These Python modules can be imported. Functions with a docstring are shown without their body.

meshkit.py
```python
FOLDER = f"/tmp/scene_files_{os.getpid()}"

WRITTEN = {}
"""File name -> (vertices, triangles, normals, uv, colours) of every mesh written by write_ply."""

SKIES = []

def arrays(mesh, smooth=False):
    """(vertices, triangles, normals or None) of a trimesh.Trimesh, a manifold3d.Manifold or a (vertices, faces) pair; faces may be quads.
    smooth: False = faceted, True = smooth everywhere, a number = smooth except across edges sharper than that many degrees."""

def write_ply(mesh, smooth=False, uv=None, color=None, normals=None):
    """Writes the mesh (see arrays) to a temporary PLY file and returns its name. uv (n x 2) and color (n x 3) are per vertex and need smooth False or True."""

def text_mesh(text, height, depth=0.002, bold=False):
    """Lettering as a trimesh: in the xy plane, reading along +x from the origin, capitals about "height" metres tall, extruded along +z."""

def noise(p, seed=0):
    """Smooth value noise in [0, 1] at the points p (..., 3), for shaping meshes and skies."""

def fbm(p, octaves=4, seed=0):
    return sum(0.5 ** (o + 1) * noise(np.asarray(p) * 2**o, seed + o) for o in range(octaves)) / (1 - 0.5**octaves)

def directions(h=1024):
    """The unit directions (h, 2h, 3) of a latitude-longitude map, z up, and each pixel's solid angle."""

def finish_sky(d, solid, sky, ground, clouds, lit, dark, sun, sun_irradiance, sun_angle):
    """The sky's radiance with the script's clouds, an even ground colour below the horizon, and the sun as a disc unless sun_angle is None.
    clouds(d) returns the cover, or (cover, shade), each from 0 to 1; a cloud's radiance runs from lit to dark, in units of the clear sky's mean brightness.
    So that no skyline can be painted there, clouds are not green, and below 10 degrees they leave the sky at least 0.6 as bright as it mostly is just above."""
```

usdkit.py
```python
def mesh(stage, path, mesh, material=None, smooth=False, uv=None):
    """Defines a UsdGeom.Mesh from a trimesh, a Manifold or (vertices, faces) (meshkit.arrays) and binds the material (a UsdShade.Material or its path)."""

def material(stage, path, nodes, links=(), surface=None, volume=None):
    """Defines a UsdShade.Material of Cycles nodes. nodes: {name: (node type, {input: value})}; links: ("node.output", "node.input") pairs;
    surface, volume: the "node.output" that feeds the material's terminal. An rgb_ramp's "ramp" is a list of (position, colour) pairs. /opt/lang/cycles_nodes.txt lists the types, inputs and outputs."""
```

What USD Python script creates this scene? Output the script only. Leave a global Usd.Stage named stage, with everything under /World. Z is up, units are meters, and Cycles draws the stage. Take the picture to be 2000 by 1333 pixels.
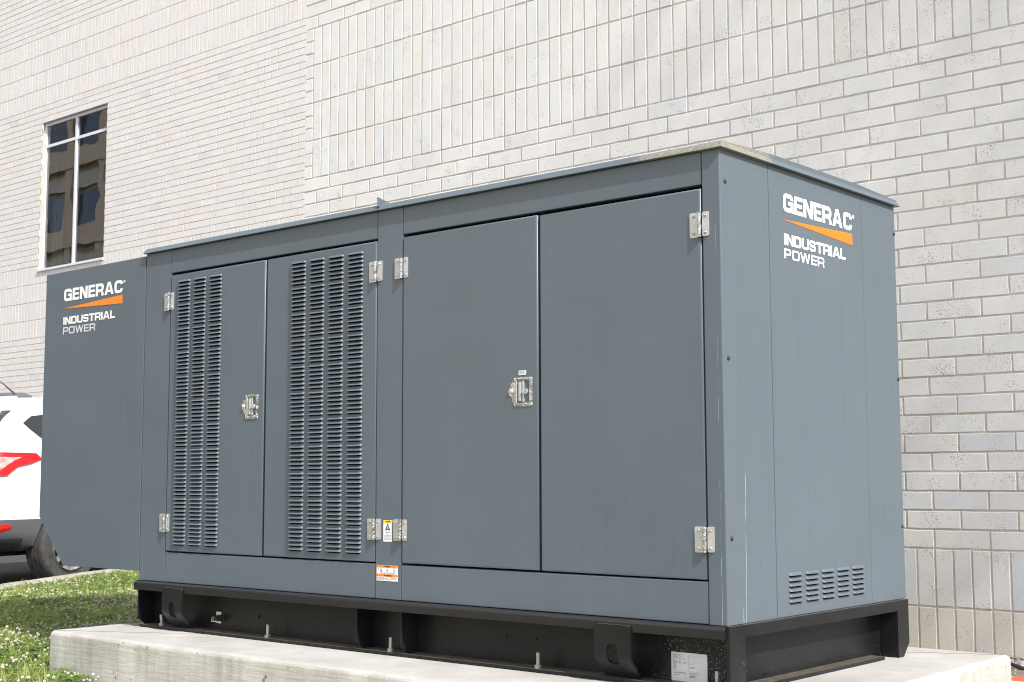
import math
import numpy as np
import trimesh
import manifold3d as m3
import shapely
from shapely.geometry import Polygon, LineString, Point, box as sbox
from shapely.ops import unary_union
from shapely import affinity
from pxr import Usd, UsdGeom, UsdLux, UsdShade, Gf, Sdf, Vt
import usdkit

stage = Usd.Stage.CreateInMemory()
UsdGeom.SetStageUpAxis(stage, "Z")
UsdGeom.SetStageMetersPerUnit(stage, 1.0)
UsdGeom.Xform.Define(stage, "/World")
UsdGeom.Scope.Define(stage, "/World/Looks")

# ------------------------------------------------------------------ camera
YAW, PITCH, ROLL, FPX = -0.70895209, 0.10082862, -0.00299699, 2664.8714
EYE = np.array([2.4199505, -3.90432533, 0.48139378])
_f = np.array([math.sin(YAW) * math.cos(PITCH), math.cos(YAW) * math.cos(PITCH), math.sin(PITCH)])
_r0 = np.array([math.cos(YAW), -math.sin(YAW), 0.0])
_u0 = np.cross(_r0, _f)
_r = math.cos(ROLL) * _r0 + math.sin(ROLL) * _u0
_u = -math.sin(ROLL) * _r0 + math.cos(ROLL) * _u0
cam = UsdGeom.Camera.Define(stage, "/World/camera")
cam.CreateHorizontalApertureAttr(36.0)
cam.CreateVerticalApertureAttr(24.0)
cam.CreateFocalLengthAttr(36.0 * FPX / 2000.0)
cam.CreateFStopAttr(14.0)
cam.CreateFocusDistanceAttr(5.4)
cam.CreateExposureAttr(1.15)
cam.CreateClippingRangeAttr((0.05, 5000.0))
M4 = Gf.Matrix4d(*_r, 0, *_u, 0, *(-_f), 0, *EYE, 1)
UsdGeom.Xformable(cam).AddTransformOp().Set(M4)


def project(p):
    d = np.asarray(p, float) - EYE
    z = d @ _f
    return np.stack([1000 + FPX * (d @ _r) / z, 666.5 - FPX * (d @ _u) / z], -1)


# ------------------------------------------------------------------ sky and sun
SUN = np.array([0.98, -0.26, 1.0])
SUN = SUN / np.linalg.norm(SUN)
SUN_EL, SUN_ROT = math.asin(SUN[2]), math.atan2(SUN[0], SUN[1])
sky_mat = usdkit.material(stage, "/World/Looks/sky_material", {
    "sky": ("sky_texture", {"sky_type": "single_scattering", "sun_disc": False, "sun_elevation": SUN_EL, "sun_rotation": SUN_ROT,
                            "air_density": 1.0, "aerosol_density": 1.6, "ozone_density": 1.0, "altitude": 100.0}),
    "tc": ("texture_coordinate", {}),
    "map": ("mapping", {"scale": (1.0, 1.0, 2.4)}),
    "cl": ("noise_texture", {"scale": 1.7, "detail": 7.0, "roughness": 0.58}),
    "cov": ("map_range", {"from_min": 0.36, "from_max": 0.62, "to_min": 0.25, "to_max": 0.85, "clamp": True}),
    "mixc": ("mix", {"color2": (4.6, 4.55, 4.5)}),
    "bg": ("background_shader", {"strength": 0.14}),
}, [("tc.generated", "map.vector"), ("map.vector", "cl.vector"), ("cl.fac", "cov.value"), ("cov.result", "mixc.fac"),
    ("sky.color", "mixc.color1"), ("mixc.color", "bg.color")], surface="bg.background")
dome = UsdLux.DomeLight.Define(stage, "/World/sky")
UsdShade.MaterialBindingAPI.Apply(dome.GetPrim()).Bind(sky_mat)
dome.GetPrim().SetCustomDataByKey("kind", "structure")
sun = UsdLux.DistantLight.Define(stage, "/World/sun")
sun.CreateNormalizeAttr(True)
sun.CreateIntensityAttr(0.76)
sun.CreateAngleAttr(0.53)
sun.CreateColorAttr(Gf.Vec3f(1.0, 0.965, 0.91))
_zx = np.cross([0, 0, 1], SUN)
_zx /= np.linalg.norm(_zx)
_zy = np.cross(SUN, _zx)
UsdGeom.Xformable(sun).AddTransformOp().Set(Gf.Matrix4d(*_zx, 0, *_zy, 0, *SUN, 0, 0, 0, 20, 1))

# ------------------------------------------------------------------ helpers
RNG = np.random.default_rng(7)
_used = {}


def path_for(name, parent=None):
    base = (parent.GetPath().pathString if parent is not None else "/World") + "/" + name
    n = _used.get(base, -1) + 1
    _used[base] = n
    return base if n == 0 else f"{base}_{n:03d}"


def tag(o, label=None, category=None, group=None, kind=None):
    p = o.GetPrim() if hasattr(o, "GetPrim") else o
    for k, v in (("label", label), ("category", category), ("group", group), ("kind", kind)):
        if v:
            p.SetCustomDataByKey(k, v)
    return p


def thing(name, label, category, loc=(0, 0, 0), group=None):
    x = UsdGeom.Xform.Define(stage, path_for(name))
    if any(loc):
        x.AddTranslateOp().Set(Gf.Vec3d(*loc))
    return tag(x, label, category, group)


class MB:
    """Collects pieces into one mesh."""

    def __init__(self):
        self.v, self.f, self.n, self.c = [], [], 0, []

    def add(self, v, f, color=None):
        v, f = np.asarray(v, float), np.asarray(f, int)
        if f.shape[1] == 4:
            f = np.vstack([f[:, [0, 1, 2]], f[:, [0, 2, 3]]])
        self.v.append(v)
        self.f.append(f + self.n)
        self.n += len(v)
        if color is not None:
            self.c.append(np.tile(np.asarray(color, np.float32), (len(v), 1)))
        return self

    def tm(self, t, color=None):
        if hasattr(t, "to_mesh"):
            k = t.to_mesh()
            return self.add(k.vert_properties[:, :3], k.tri_verts, color)
        return self.add(t.vertices, t.faces, color)

    def box(self, x0, x1, y0, y1, z0, z1):
        b = trimesh.creation.box(bounds=[[x0, y0, z0], [x1, y1, z1]])
        return self.tm(b)

    def tube(self, pts, r, seg=8):
        pts = np.asarray(pts, float)
        r = np.broadcast_to(r, len(pts))
        rings = []
        for i, p in enumerate(pts):
            d = pts[min(i + 1, len(pts) - 1)] - pts[max(i - 1, 0)]
            d /= np.linalg.norm(d)
            a = np.cross(d, [0, 0, 1.0] if abs(d[2]) < 0.9 else [1.0, 0, 0])
            a /= np.linalg.norm(a)
            b = np.cross(d, a)
            t = np.arange(seg) * 2 * np.pi / seg
            rings.append(p + r[i] * (np.cos(t)[:, None] * a + np.sin(t)[:, None] * b))
        v = np.vstack(rings)
        f = []
        for i in range(len(pts) - 1):
            for k in range(seg):
                a, b = i * seg + k, i * seg + (k + 1) % seg
                f.append([a, b, b + seg, a + seg])
        n = len(v)
        v = np.vstack([v, pts[0], pts[-1]])
        f = np.array(f)
        f = np.vstack([f[:, [0, 1, 2]], f[:, [0, 2, 3]],
                       [[n, (k + 1) % seg, k] for k in range(seg)],
                       [[n + 1, n - seg + k, n - seg + (k + 1) % seg] for k in range(seg)]])
        return self.add(v, f)

    def xf(self, fn):
        self.v = [fn(v) for v in self.v]
        return self

    def build(self, name, material, parent=None, smooth=False, **kw):
        v, f = np.vstack(self.v), np.vstack(self.f)
        m = usdkit.mesh(stage, path_for(name, parent), (v, f), material, smooth=smooth)
        if self.c:
            UsdGeom.PrimvarsAPI(m).CreatePrimvar("tint", Sdf.ValueTypeNames.Color3fArray, "vertex").Set(Vt.Vec3fArray.FromNumpy(np.vstack(self.c)))
        tag(m, **kw)
        return m.GetPrim()


def FRONT(y0=0.0):
    """(u, v, n) on the generator's front face -> world; n points to -y."""
    return lambda p: np.stack([p[:, 0], y0 - p[:, 2], p[:, 1]], 1)


def SIDE(x0=0.0):
    """(u, v, n) on the generator's right end -> world; n points to +x."""
    return lambda p: np.stack([x0 + p[:, 2], p[:, 0], p[:, 1]], 1)


def extrude(poly, h, n0=0.0):
    """Shapely polygon in (u, v) extruded along n from n0 to n0 + h."""
    out = MB()
    for g in getattr(poly, "geoms", [poly]):
        if g.geom_type == "Polygon" and g.area > 1e-9:
            t = trimesh.creation.extrude_polygon(g, h, engine="earcut")
            t.apply_translation([0, 0, n0])
            out.tm(t)
    return out


def panel(u0, u1, v0, v1, t=0.03, r=0.003, n=0.0, seg=2):
    """A sheet-metal panel whose front edges are bent over a radius r; (u, v, n) coordinates, front at n."""
    rings, cn = [], []
    for k, (ins, dep) in enumerate([(0, -t)] + [(r * (1 - math.cos(a)), -r * (1 - math.sin(a))) for a in np.linspace(0, math.pi / 2, seg + 1)]):
        rings.append([[u0 + ins, v0 + ins, n + dep], [u1 - ins, v0 + ins, n + dep], [u1 - ins, v1 - ins, n + dep], [u0 + ins, v1 - ins, n + dep]])
    v = np.array(rings).reshape(-1, 3)
    f = []
    for i in range(len(rings) - 1):
        for k in range(4):
            a, b = 4 * i + k, 4 * i + (k + 1) % 4
            f.append([a, b, b + 4, a + 4])
    e = 4 * (len(rings) - 1)
    f.append([e, e + 1, e + 2, e + 3])
    f.append([3, 2, 1, 0])
    return MB().add(v, f)


def cyl(c, axis, r, h, seg=16):
    """Cylinder from c along axis."""
    axis = np.asarray(axis, float)
    return MB().tube([np.asarray(c, float), np.asarray(c, float) + axis * h], r, seg)


def dome_cap(c, nrm, r, h, seg=12, rings=4):
    """A domed screw, plug or rivet head standing on a surface at c."""
    nrm = np.asarray(nrm, float)
    a = np.cross(nrm, [0, 0, 1.0] if abs(nrm[2]) < 0.9 else [0, 1.0, 0])
    a /= np.linalg.norm(a)
    b = np.cross(nrm, a)
    v, f = [], []
    t = np.arange(seg) * 2 * np.pi / seg
    for k in range(rings):
        q = k / rings * math.pi / 2
        v.append(np.asarray(c) + r * math.cos(q) * (np.cos(t)[:, None] * a + np.sin(t)[:, None] * b) + nrm * h * math.sin(q))
    v = np.vstack(v + [np.asarray(c) + nrm * h])
    for i in range(rings - 1):
        for k in range(seg):
            p, q = i * seg + k, i * seg + (k + 1) % seg
            f += [[p, q, q + seg], [p, q + seg, p + seg]]
    e = (rings - 1) * seg
    f += [[e + k, e + (k + 1) % seg, rings * seg] for k in range(seg)]
    return MB().add(v, np.array(f))


def merge(dst, src):
    n0 = 0
    for v, f in zip(src.v, src.f):
        dst.add(v, f - n0)
        n0 += len(v)
    return dst


def ubox(u0, u1, v0, v1):
    return sbox(u0, v0, u1, v1)


def rrect(u0, u1, v0, v1, r):
    return sbox(u0 + r, v0 + r, u1 - r, v1 - r).buffer(r, quad_segs=4)


# ------------------------------------------------------------------ materials
LK = "/World/Looks/"
GEO = ("geometry", {})


def mat_simple(name, color, rough=0.5, metal=0.0, spec=0.5, **kw):
    return usdkit.material(stage, LK + name, {"p": ("principled_bsdf", {"base_color": color, "roughness": rough, "metallic": metal, "specular_ior_level": spec, **kw})}, surface="p.BSDF")


def mat_noisy(name, c1, c2, scale=8.0, rough=0.7, spec=0.3, bump=0.0, bump_scale=60.0, metal=0.0, detail=5.0, stretch=(1, 1, 1), lo=0.3, hi=0.7):
    nodes = {"g": GEO, "m": ("mapping", {"scale": stretch}), "n": ("noise_texture", {"scale": scale, "detail": detail, "roughness": 0.6}),
             "r": ("rgb_ramp", {"ramp": [(lo, c1), (hi, c2)]}),
             "p": ("principled_bsdf", {"roughness": rough, "specular_ior_level": spec, "metallic": metal})}
    links = [("g.position", "m.vector"), ("m.vector", "n.vector"), ("n.fac", "r.fac"), ("r.color", "p.base_color")]
    if bump:
        nodes["n2"] = ("noise_texture", {"scale": bump_scale, "detail": 4.0})
        nodes["b"] = ("bump", {"strength": bump, "distance": 0.01})
        links += [("g.position", "n2.vector"), ("n2.fac", "b.height"), ("b.normal", "p.normal")]
    return usdkit.material(stage, LK + name, nodes, links, surface="p.BSDF")


PAINT = (0.097, 0.122, 0.147)


def mat_paint(name, drips=None, worn=False):
    """Grey powder-coated sheet steel: faint clouding, vertical rain streaks, a few pale chips; drips and worn lid where the unit has them."""
    nodes = {
        "g": GEO, "n1": ("noise_texture", {"scale": 2.2, "detail": 4.0, "roughness": 0.6}),
        "m": ("mapping", {"scale": (26.0, 26.0, 0.7)}), "n2": ("noise_texture", {"scale": 1.0, "detail": 5.0, "roughness": 0.65}),
        "a1": ("map_range", {"from_min": 0.3, "from_max": 0.7, "to_min": 0.965, "to_max": 1.035}),
        "a2": ("map_range", {"from_min": 0.3, "from_max": 0.75, "to_min": 0.985, "to_max": 1.025}),
        "mul": ("math", {"math_type": "multiply"}),
        "c": ("mix", {"mix_type": "multiply", "fac": 1.0, "color1": PAINT}),
        "comb": ("combine_color", {}),
        "vo": ("voronoi_texture", {"scale": 26.0, "feature": "f1"}),
        "spk": ("math", {"math_type": "less_than", "value2": 0.045}),
        "wn": ("noise_texture", {"scale": 5.0, "detail": 2.0}),
        "wg": ("math", {"math_type": "greater_than", "value2": 0.56}),
        "spm": ("math", {"math_type": "multiply"}),
        "spf": ("math", {"math_type": "multiply", "value2": 0.45}),
        "cs": ("mix", {"color2": (0.55, 0.56, 0.55)}),
        "rr": ("map_range", {"from_min": 0.3, "from_max": 0.7, "to_min": 0.32, "to_max": 0.45}),
        "nb": ("noise_texture", {"scale": 420.0, "detail": 1.0}),
        "b": ("bump", {"strength": 0.05, "distance": 0.001}),
        "nw": ("noise_texture", {"scale": 1.9, "detail": 1.5, "roughness": 0.4}), "bw": ("bump", {"strength": 0.55, "distance": 0.012}),
        "p": ("principled_bsdf", {"specular_ior_level": 0.5}),
    }
    links = [("g.position", "n1.vector"), ("g.position", "m.vector"), ("m.vector", "n2.vector"), ("n1.fac", "a1.value"), ("n2.fac", "a2.value"),
             ("a1.result", "mul.value1"), ("a2.result", "mul.value2"), ("mul.value", "comb.r"), ("mul.value", "comb.g"), ("mul.value", "comb.b"),
             ("comb.color", "c.color2"), ("g.position", "vo.vector"), ("vo.distance", "spk.value1"), ("g.position", "wn.vector"), ("wn.fac", "wg.value1"),
             ("spk.value", "spm.value1"), ("wg.value", "spm.value2"), ("spm.value", "spf.value1"), ("spf.value", "cs.fac"), ("c.color", "cs.color1"),
             ("n2.fac", "rr.value"), ("rr.result", "p.roughness"), ("g.position", "nb.vector"), ("nb.fac", "b.height"), ("g.position", "nw.vector"), ("nw.fac", "bw.height"), ("bw.normal", "b.normal"), ("b.normal", "p.normal")]
    last = "cs.color"
    for i, (axis, at, slope, ztop, width, lo) in enumerate(drips or ()):
        nodes.update({
            f"sx{i}": ("separate_xyz", {}), f"zs{i}": ("math", {"math_type": "multiply_add", "value2": slope, "value3": at}),
            f"dw{i}": ("math", {"math_type": "subtract"}), f"ab{i}": ("math", {"math_type": "absolute"}),
            f"md{i}": ("mapping", {"scale": (300.0, 300.0, 11.0), "location": (i * 7.3, 0.0, i * 3.1)}), f"nd{i}": ("noise_texture", {"scale": 1.0, "detail": 6.0, "roughness": 0.75}),
            f"wd{i}": ("map_range", {"from_min": lo, "from_max": lo + 0.16, "to_min": 0.0, "to_max": width, "clamp": True}),
            f"in{i}": ("math", {"math_type": "less_than"}), f"zt{i}": ("math", {"math_type": "less_than", "value2": ztop}),
            f"dm{i}": ("math", {"math_type": "multiply"}), f"dd{i}": ("mix", {"color2": (0.40, 0.41, 0.40)}),
        })
        links += [("g.position", f"sx{i}.vector"), (f"sx{i}.z", f"zs{i}.value1"), (f"sx{i}.{axis}", f"dw{i}.value1"), (f"zs{i}.value", f"dw{i}.value2"), (f"dw{i}.value", f"ab{i}.value1"),
                  ("g.position", f"md{i}.vector"), (f"md{i}.vector", f"nd{i}.vector"), (f"nd{i}.fac", f"wd{i}.value"), (f"ab{i}.value", f"in{i}.value1"), (f"wd{i}.result", f"in{i}.value2"),
                  (f"sx{i}.z", f"zt{i}.value1"), (f"in{i}.value", f"dm{i}.value1"), (f"zt{i}.value", f"dm{i}.value2"), (f"dm{i}.value", f"dd{i}.fac"), (last, f"dd{i}.color1")]
        last = f"dd{i}.color"
    if worn:  # sand-coloured weathering on the lid round its near corner
        nodes.update({
            "wv": ("vector_math", {"math_type": "distance", "vector2": (0.02, -0.02, 1.61)}),
            "wm": ("map_range", {"from_min": 0.20, "from_max": 0.46, "to_min": 1.0, "to_max": 0.0, "clamp": True}),
            "w1": ("noise_texture", {"scale": 55.0, "detail": 6.0, "roughness": 0.75}),
            "wa": ("math", {"math_type": "add"}), "wt": ("map_range", {"from_min": 0.86, "from_max": 1.04, "to_min": 0.0, "to_max": 0.75, "clamp": True}),
            "w2": ("noise_texture", {"scale": 120.0, "detail": 4.0}),
            "wc": ("rgb_ramp", {"ramp": [(0.35, (0.17, 0.14, 0.09)), (0.5, (0.24, 0.22, 0.175)), (0.68, (0.32, 0.315, 0.285))]}),
            "wx": ("mix", {}),
        })
        links += [("g.position", "wv.vector1"), ("wv.value", "wm.value"), ("g.position", "w1.vector"), ("w1.fac", "wa.value1"), ("wm.result", "wa.value2"),
                  ("wa.value", "wt.value"), ("g.position", "w2.vector"), ("w2.fac", "wc.fac"), ("wc.color", "wx.color2"), (last, "wx.color1"), ("wt.result", "wx.fac")]
        last = "wx.color"
    links.append((last, "p.base_color"))
    return usdkit.material(stage, LK + name, nodes, links, surface="p.BSDF")


M_PAINT = mat_paint("grey_paint")
M_PAINT_FRONT = mat_paint("grey_paint_corner_post", drips=[("x", -0.0217, 0.0, 1.34, 0.0011, 0.50), ("x", -0.0212, 0.0, 0.22, 0.0018, 0.44),
                                                             ("y", 0.1165, 0.022, 0.50, 0.0013, 0.38), ("y", 0.0995, 0.0, 0.055, 0.0011, 0.42)])
M_LID = mat_paint("weathered_grey_paint", worn=True)


def mat_black(name, dust_x=None, dusty_top=0.75):
    """Black chassis paint with specks of dirt and dust lying on what faces up."""
    nodes = {
        "g": GEO, "vo": ("voronoi_texture", {"scale": 110.0}), "wnz": ("noise_texture", {"scale": 9.0, "detail": 3.0}),
        "th": ("map_range", {"from_min": 0.42, "from_max": 0.75, "to_min": 0.0, "to_max": 0.20, "clamp": True}),
        "lt": ("math", {"math_type": "less_than"}), "sf": ("math", {"math_type": "multiply", "value2": 0.5}),
        "n1": ("noise_texture", {"scale": 5.0, "detail": 5.0}), "r": ("rgb_ramp", {"ramp": [(0.3, (0.0055, 0.0058, 0.0072)), (0.75, (0.0125, 0.0128, 0.0142))]}),
        "c1": ("mix", {"color2": (0.30, 0.28, 0.22)}),
        "sn": ("separate_xyz", {}), "up": ("map_range", {"from_min": 0.72, "from_max": 0.96, "to_min": 0.0, "to_max": dusty_top, "clamp": True}),
        "dn": ("noise_texture", {"scale": 30.0, "detail": 5.0}), "um": ("math", {"math_type": "multiply"}),
        "c2": ("mix", {"color2": (0.24, 0.215, 0.165)}),
        "p": ("principled_bsdf", {"roughness": 0.36, "specular_ior_level": 0.27}),
    }
    links = [("g.position", "vo.vector"), ("g.position", "wnz.vector"), ("wnz.fac", "th.value"), ("vo.distance", "lt.value1"),
             ("lt.value", "sf.value1"), ("g.position", "n1.vector"), ("n1.fac", "r.fac"), ("r.color", "c1.color1"), ("sf.value", "c1.fac"),
             ("g.true_normal", "sn.vector"), ("sn.z", "up.value"), ("g.position", "dn.vector"), ("up.result", "um.value1"), ("dn.fac", "um.value2"),
             ("c1.color", "c2.color1"), ("um.value", "c2.fac"), ("c2.color", "p.base_color")]
    if dust_x is not None:
        nodes.update({"sp": ("separate_xyz", {}), "xr": ("map_range", {"from_min": dust_x - 0.35, "from_max": dust_x + 0.25, "to_min": 0.0, "to_max": 0.22, "clamp": True}),
                      "ad": ("math", {"math_type": "add"})})
        links += [("g.position", "sp.vector"), ("sp.x", "xr.value"), ("th.result", "ad.value1"), ("xr.result", "ad.value2"), ("ad.value", "lt.value2")]
    else:
        links.append(("th.result", "lt.value2"))
    return usdkit.material(stage, LK + name, nodes, links, surface="p.BSDF")


M_BLACK = mat_black("black_chassis_paint")
M_RAIL = mat_simple("black_rail_paint", (0.009, 0.0095, 0.0115), 0.22, spec=0.55)
M_BLACK_DUST = mat_black("dusty_black_chassis_paint", dust_x=-0.35)
M_DARK = mat_simple("dark_interior", (0.008, 0.008, 0.009), 0.8, spec=0.2)
M_RUBBER = mat_simple("black_rubber", (0.02, 0.02, 0.021), 0.55)
M_STEEL = mat_noisy("brushed_steel", (0.47, 0.47, 0.465), (0.60, 0.60, 0.59), scale=40, rough=0.42, spec=0.6, metal=0.55)
M_CHROME = mat_noisy("polished_steel", (0.50, 0.505, 0.51), (0.74, 0.745, 0.75), scale=60, rough=0.09, spec=0.5, metal=1.0, bump=0.75, bump_scale=48)
M_ZINC = mat_noisy("dull_zinc", (0.30, 0.285, 0.26), (0.46, 0.44, 0.40), scale=60, rough=0.5, metal=0.7)
M_WHITE = mat_simple("white_print", (0.83, 0.83, 0.84), 0.45)
M_PALE = mat_simple("pale_grey_print", (0.60, 0.62, 0.66), 0.45)
M_ORANGE = mat_simple("orange_print", (0.83, 0.235, 0.018), 0.45)
M_ORANGE_END = mat_simple("amber_orange_print", (0.80, 0.185, 0.008), 0.45)
M_YELLOW = mat_simple("yellow_print", (0.80, 0.66, 0.02), 0.5)
M_INK = mat_simple("black_print", (0.02, 0.02, 0.022), 0.5)
M_GREYINK = mat_simple("grey_print", (0.28, 0.28, 0.30), 0.6)
M_REDINK = mat_simple("red_print", (0.60, 0.06, 0.04), 0.6)
M_LABEL = mat_noisy("label_paper", (0.66, 0.66, 0.66), (0.76, 0.76, 0.76), scale=20, rough=0.4)


def mat_brick(name, speck=1.0):
    """Pale ironspot brick: body tint per brick, dark iron specks, small pits, hairline drag marks."""
    nodes = {
        "g": GEO, "t": ("attribute", {"attribute": "tint"}),
        "v1": ("voronoi_texture", {"scale": 95.0}), "k1": ("noise_texture", {"scale": 7.0, "detail": 3.0}),
        "h1": ("map_range", {"from_min": 0.40, "from_max": 0.72, "to_min": 0.05, "to_max": 0.33 * speck, "clamp": True}),
        "l1": ("math", {"math_type": "less_than"}), "f1": ("math", {"math_type": "multiply", "value2": 0.72}),
        "v2": ("voronoi_texture", {"scale": 42.0}), "l2": ("math", {"math_type": "less_than", "value2": 0.085 * speck}), "f2": ("math", {"math_type": "multiply", "value2": 0.6}),
        "cl": ("noise_texture", {"scale": 11.0, "detail": 5.0, "roughness": 0.65}), "cr": ("map_range", {"from_min": 0.3, "from_max": 0.7, "to_min": 0.965, "to_max": 1.03}),
        "cc": ("combine_color", {}), "c0": ("mix", {"mix_type": "multiply", "fac": 1.0}),
        "c1": ("mix", {"color2": (0.17, 0.145, 0.12)}), "c2": ("mix", {"color2": (0.09, 0.075, 0.06)}),
        "nb": ("noise_texture", {"scale": 160.0, "detail": 5.0, "roughness": 0.7}), "b": ("bump", {"strength": 0.22, "distance": 0.003}),
        "p": ("principled_bsdf", {"roughness": 0.68, "specular_ior_level": 0.35}),
    }
    links = [("g.position", "v1.vector"), ("g.position", "k1.vector"), ("k1.fac", "h1.value"), ("v1.distance", "l1.value1"), ("h1.result", "l1.value2"), ("l1.value", "f1.value1"),
             ("g.position", "v2.vector"), ("v2.distance", "l2.value1"), ("l2.value", "f2.value1"),
             ("g.position", "cl.vector"), ("cl.fac", "cr.value"), ("cr.result", "cc.r"), ("cr.result", "cc.g"), ("cr.result", "cc.b"),
             ("t.color", "c0.color1"), ("cc.color", "c0.color2"), ("c0.color", "c1.color1"), ("f1.value", "c1.fac"), ("c1.color", "c2.color1"), ("f2.value", "c2.fac"),
             ("c2.color", "p.base_color"), ("g.position", "nb.vector"), ("nb.fac", "b.height"), ("b.normal", "p.normal")]
    return usdkit.material(stage, LK + name, nodes, links, surface="p.BSDF")


M_BRICK = mat_brick("ironspot_brick")
M_BRICK_FAR = mat_brick("pale_brick", speck=0.45)
M_MORTAR = mat_noisy("mortar", (0.49, 0.43, 0.365), (0.63, 0.565, 0.50), scale=14, rough=0.9, spec=0.15, bump=0.5, bump_scale=250)
M_MORTAR_FAR = mat_noisy("brown_mortar", (0.36, 0.31, 0.265), (0.50, 0.445, 0.395), scale=6, rough=0.9, spec=0.15)


def mat_concrete(name, c_lo, c_hi, pits=1.0):
    nodes = {
        "g": GEO, "n1": ("noise_texture", {"scale": 2.6, "detail": 7.0, "roughness": 0.66}), "r": ("rgb_ramp", {"ramp": [(0.3, c_lo), (0.68, c_hi)]}),
        "sn": ("separate_xyz", {}), "nz": ("math", {"math_type": "absolute"}), "vert": ("map_range", {"from_min": 0.3, "from_max": 0.8, "to_min": 1.0, "to_max": 0.0, "clamp": True}),
        "m": ("mapping", {"scale": (10.0, 10.0, 1.6)}), "st": ("noise_texture", {"scale": 1.0, "detail": 6.0, "roughness": 0.7}),
        "sr": ("map_range", {"from_min": 0.42, "from_max": 0.68, "to_min": 0.0, "to_max": 0.55, "clamp": True}), "sm": ("math", {"math_type": "multiply"}),
        "c1": ("mix", {"color2": (0.235, 0.225, 0.20)}),
        "v": ("voronoi_texture", {"scale": 26.0}), "vk": ("noise_texture", {"scale": 8.0}), "vt": ("map_range", {"from_min": 0.4, "from_max": 0.75, "to_min": 0.0, "to_max": 0.25 * pits, "clamp": True}),
        "vl": ("math", {"math_type": "less_than"}), "vm": ("math", {"math_type": "multiply"}), "vf": ("math", {"math_type": "multiply", "value2": 0.75}),
        "c2": ("mix", {"color2": (0.12, 0.11, 0.095)}),
        "ti": ("math", {"math_type": "subtract", "value1": 1.0}), "ct": ("mix", {}), "cm": ("mix", {"mix_type": "multiply", "fac": 1.0, "color2": (0.75, 0.755, 0.77)}),
        "mb": ("mapping", {"scale": (5.0, 5.0, 70.0)}), "bn": ("noise_texture", {"scale": 1.0, "detail": 5.0}),
        "fn": ("noise_texture", {"scale": 140.0, "detail": 6.0, "roughness": 0.7}), "bs": ("math", {"math_type": "add"}), "bp": ("math", {"math_type": "subtract"}),
        "b": ("bump", {"strength": 0.7, "distance": 0.004}),
        "p": ("principled_bsdf", {"roughness": 0.85, "specular_ior_level": 0.25}),
    }
    links = [("g.position", "n1.vector"), ("n1.fac", "r.fac"), ("g.true_normal", "sn.vector"), ("sn.z", "nz.value1"), ("nz.value", "vert.value"),
             ("g.position", "m.vector"), ("m.vector", "st.vector"), ("st.fac", "sr.value"), ("sr.result", "sm.value1"), ("vert.result", "sm.value2"),
             ("r.color", "c1.color1"), ("sm.value", "c1.fac"), ("g.position", "v.vector"), ("g.position", "vk.vector"), ("vk.fac", "vt.value"),
             ("v.distance", "vl.value1"), ("vt.result", "vl.value2"), ("vl.value", "vm.value1"), ("vert.result", "vm.value2"), ("vm.value", "vf.value1"),
             ("c1.color", "ct.color1"), ("vert.result", "ti.value2"), ("ti.value", "ct.fac"), ("r.color", "cm.color1"), ("cm.color", "ct.color2"),
             ("ct.color", "c2.color1"), ("vf.value", "c2.fac"), ("c2.color", "p.base_color"),
             ("g.position", "mb.vector"), ("mb.vector", "bn.vector"), ("g.position", "fn.vector"), ("bn.fac", "bs.value1"), ("fn.fac", "bs.value2"),
             ("bs.value", "bp.value1"), ("vm.value", "bp.value2"), ("bp.value", "b.height"), ("b.normal", "p.normal")]
    return usdkit.material(stage, LK + name, nodes, links, surface="p.BSDF")


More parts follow.
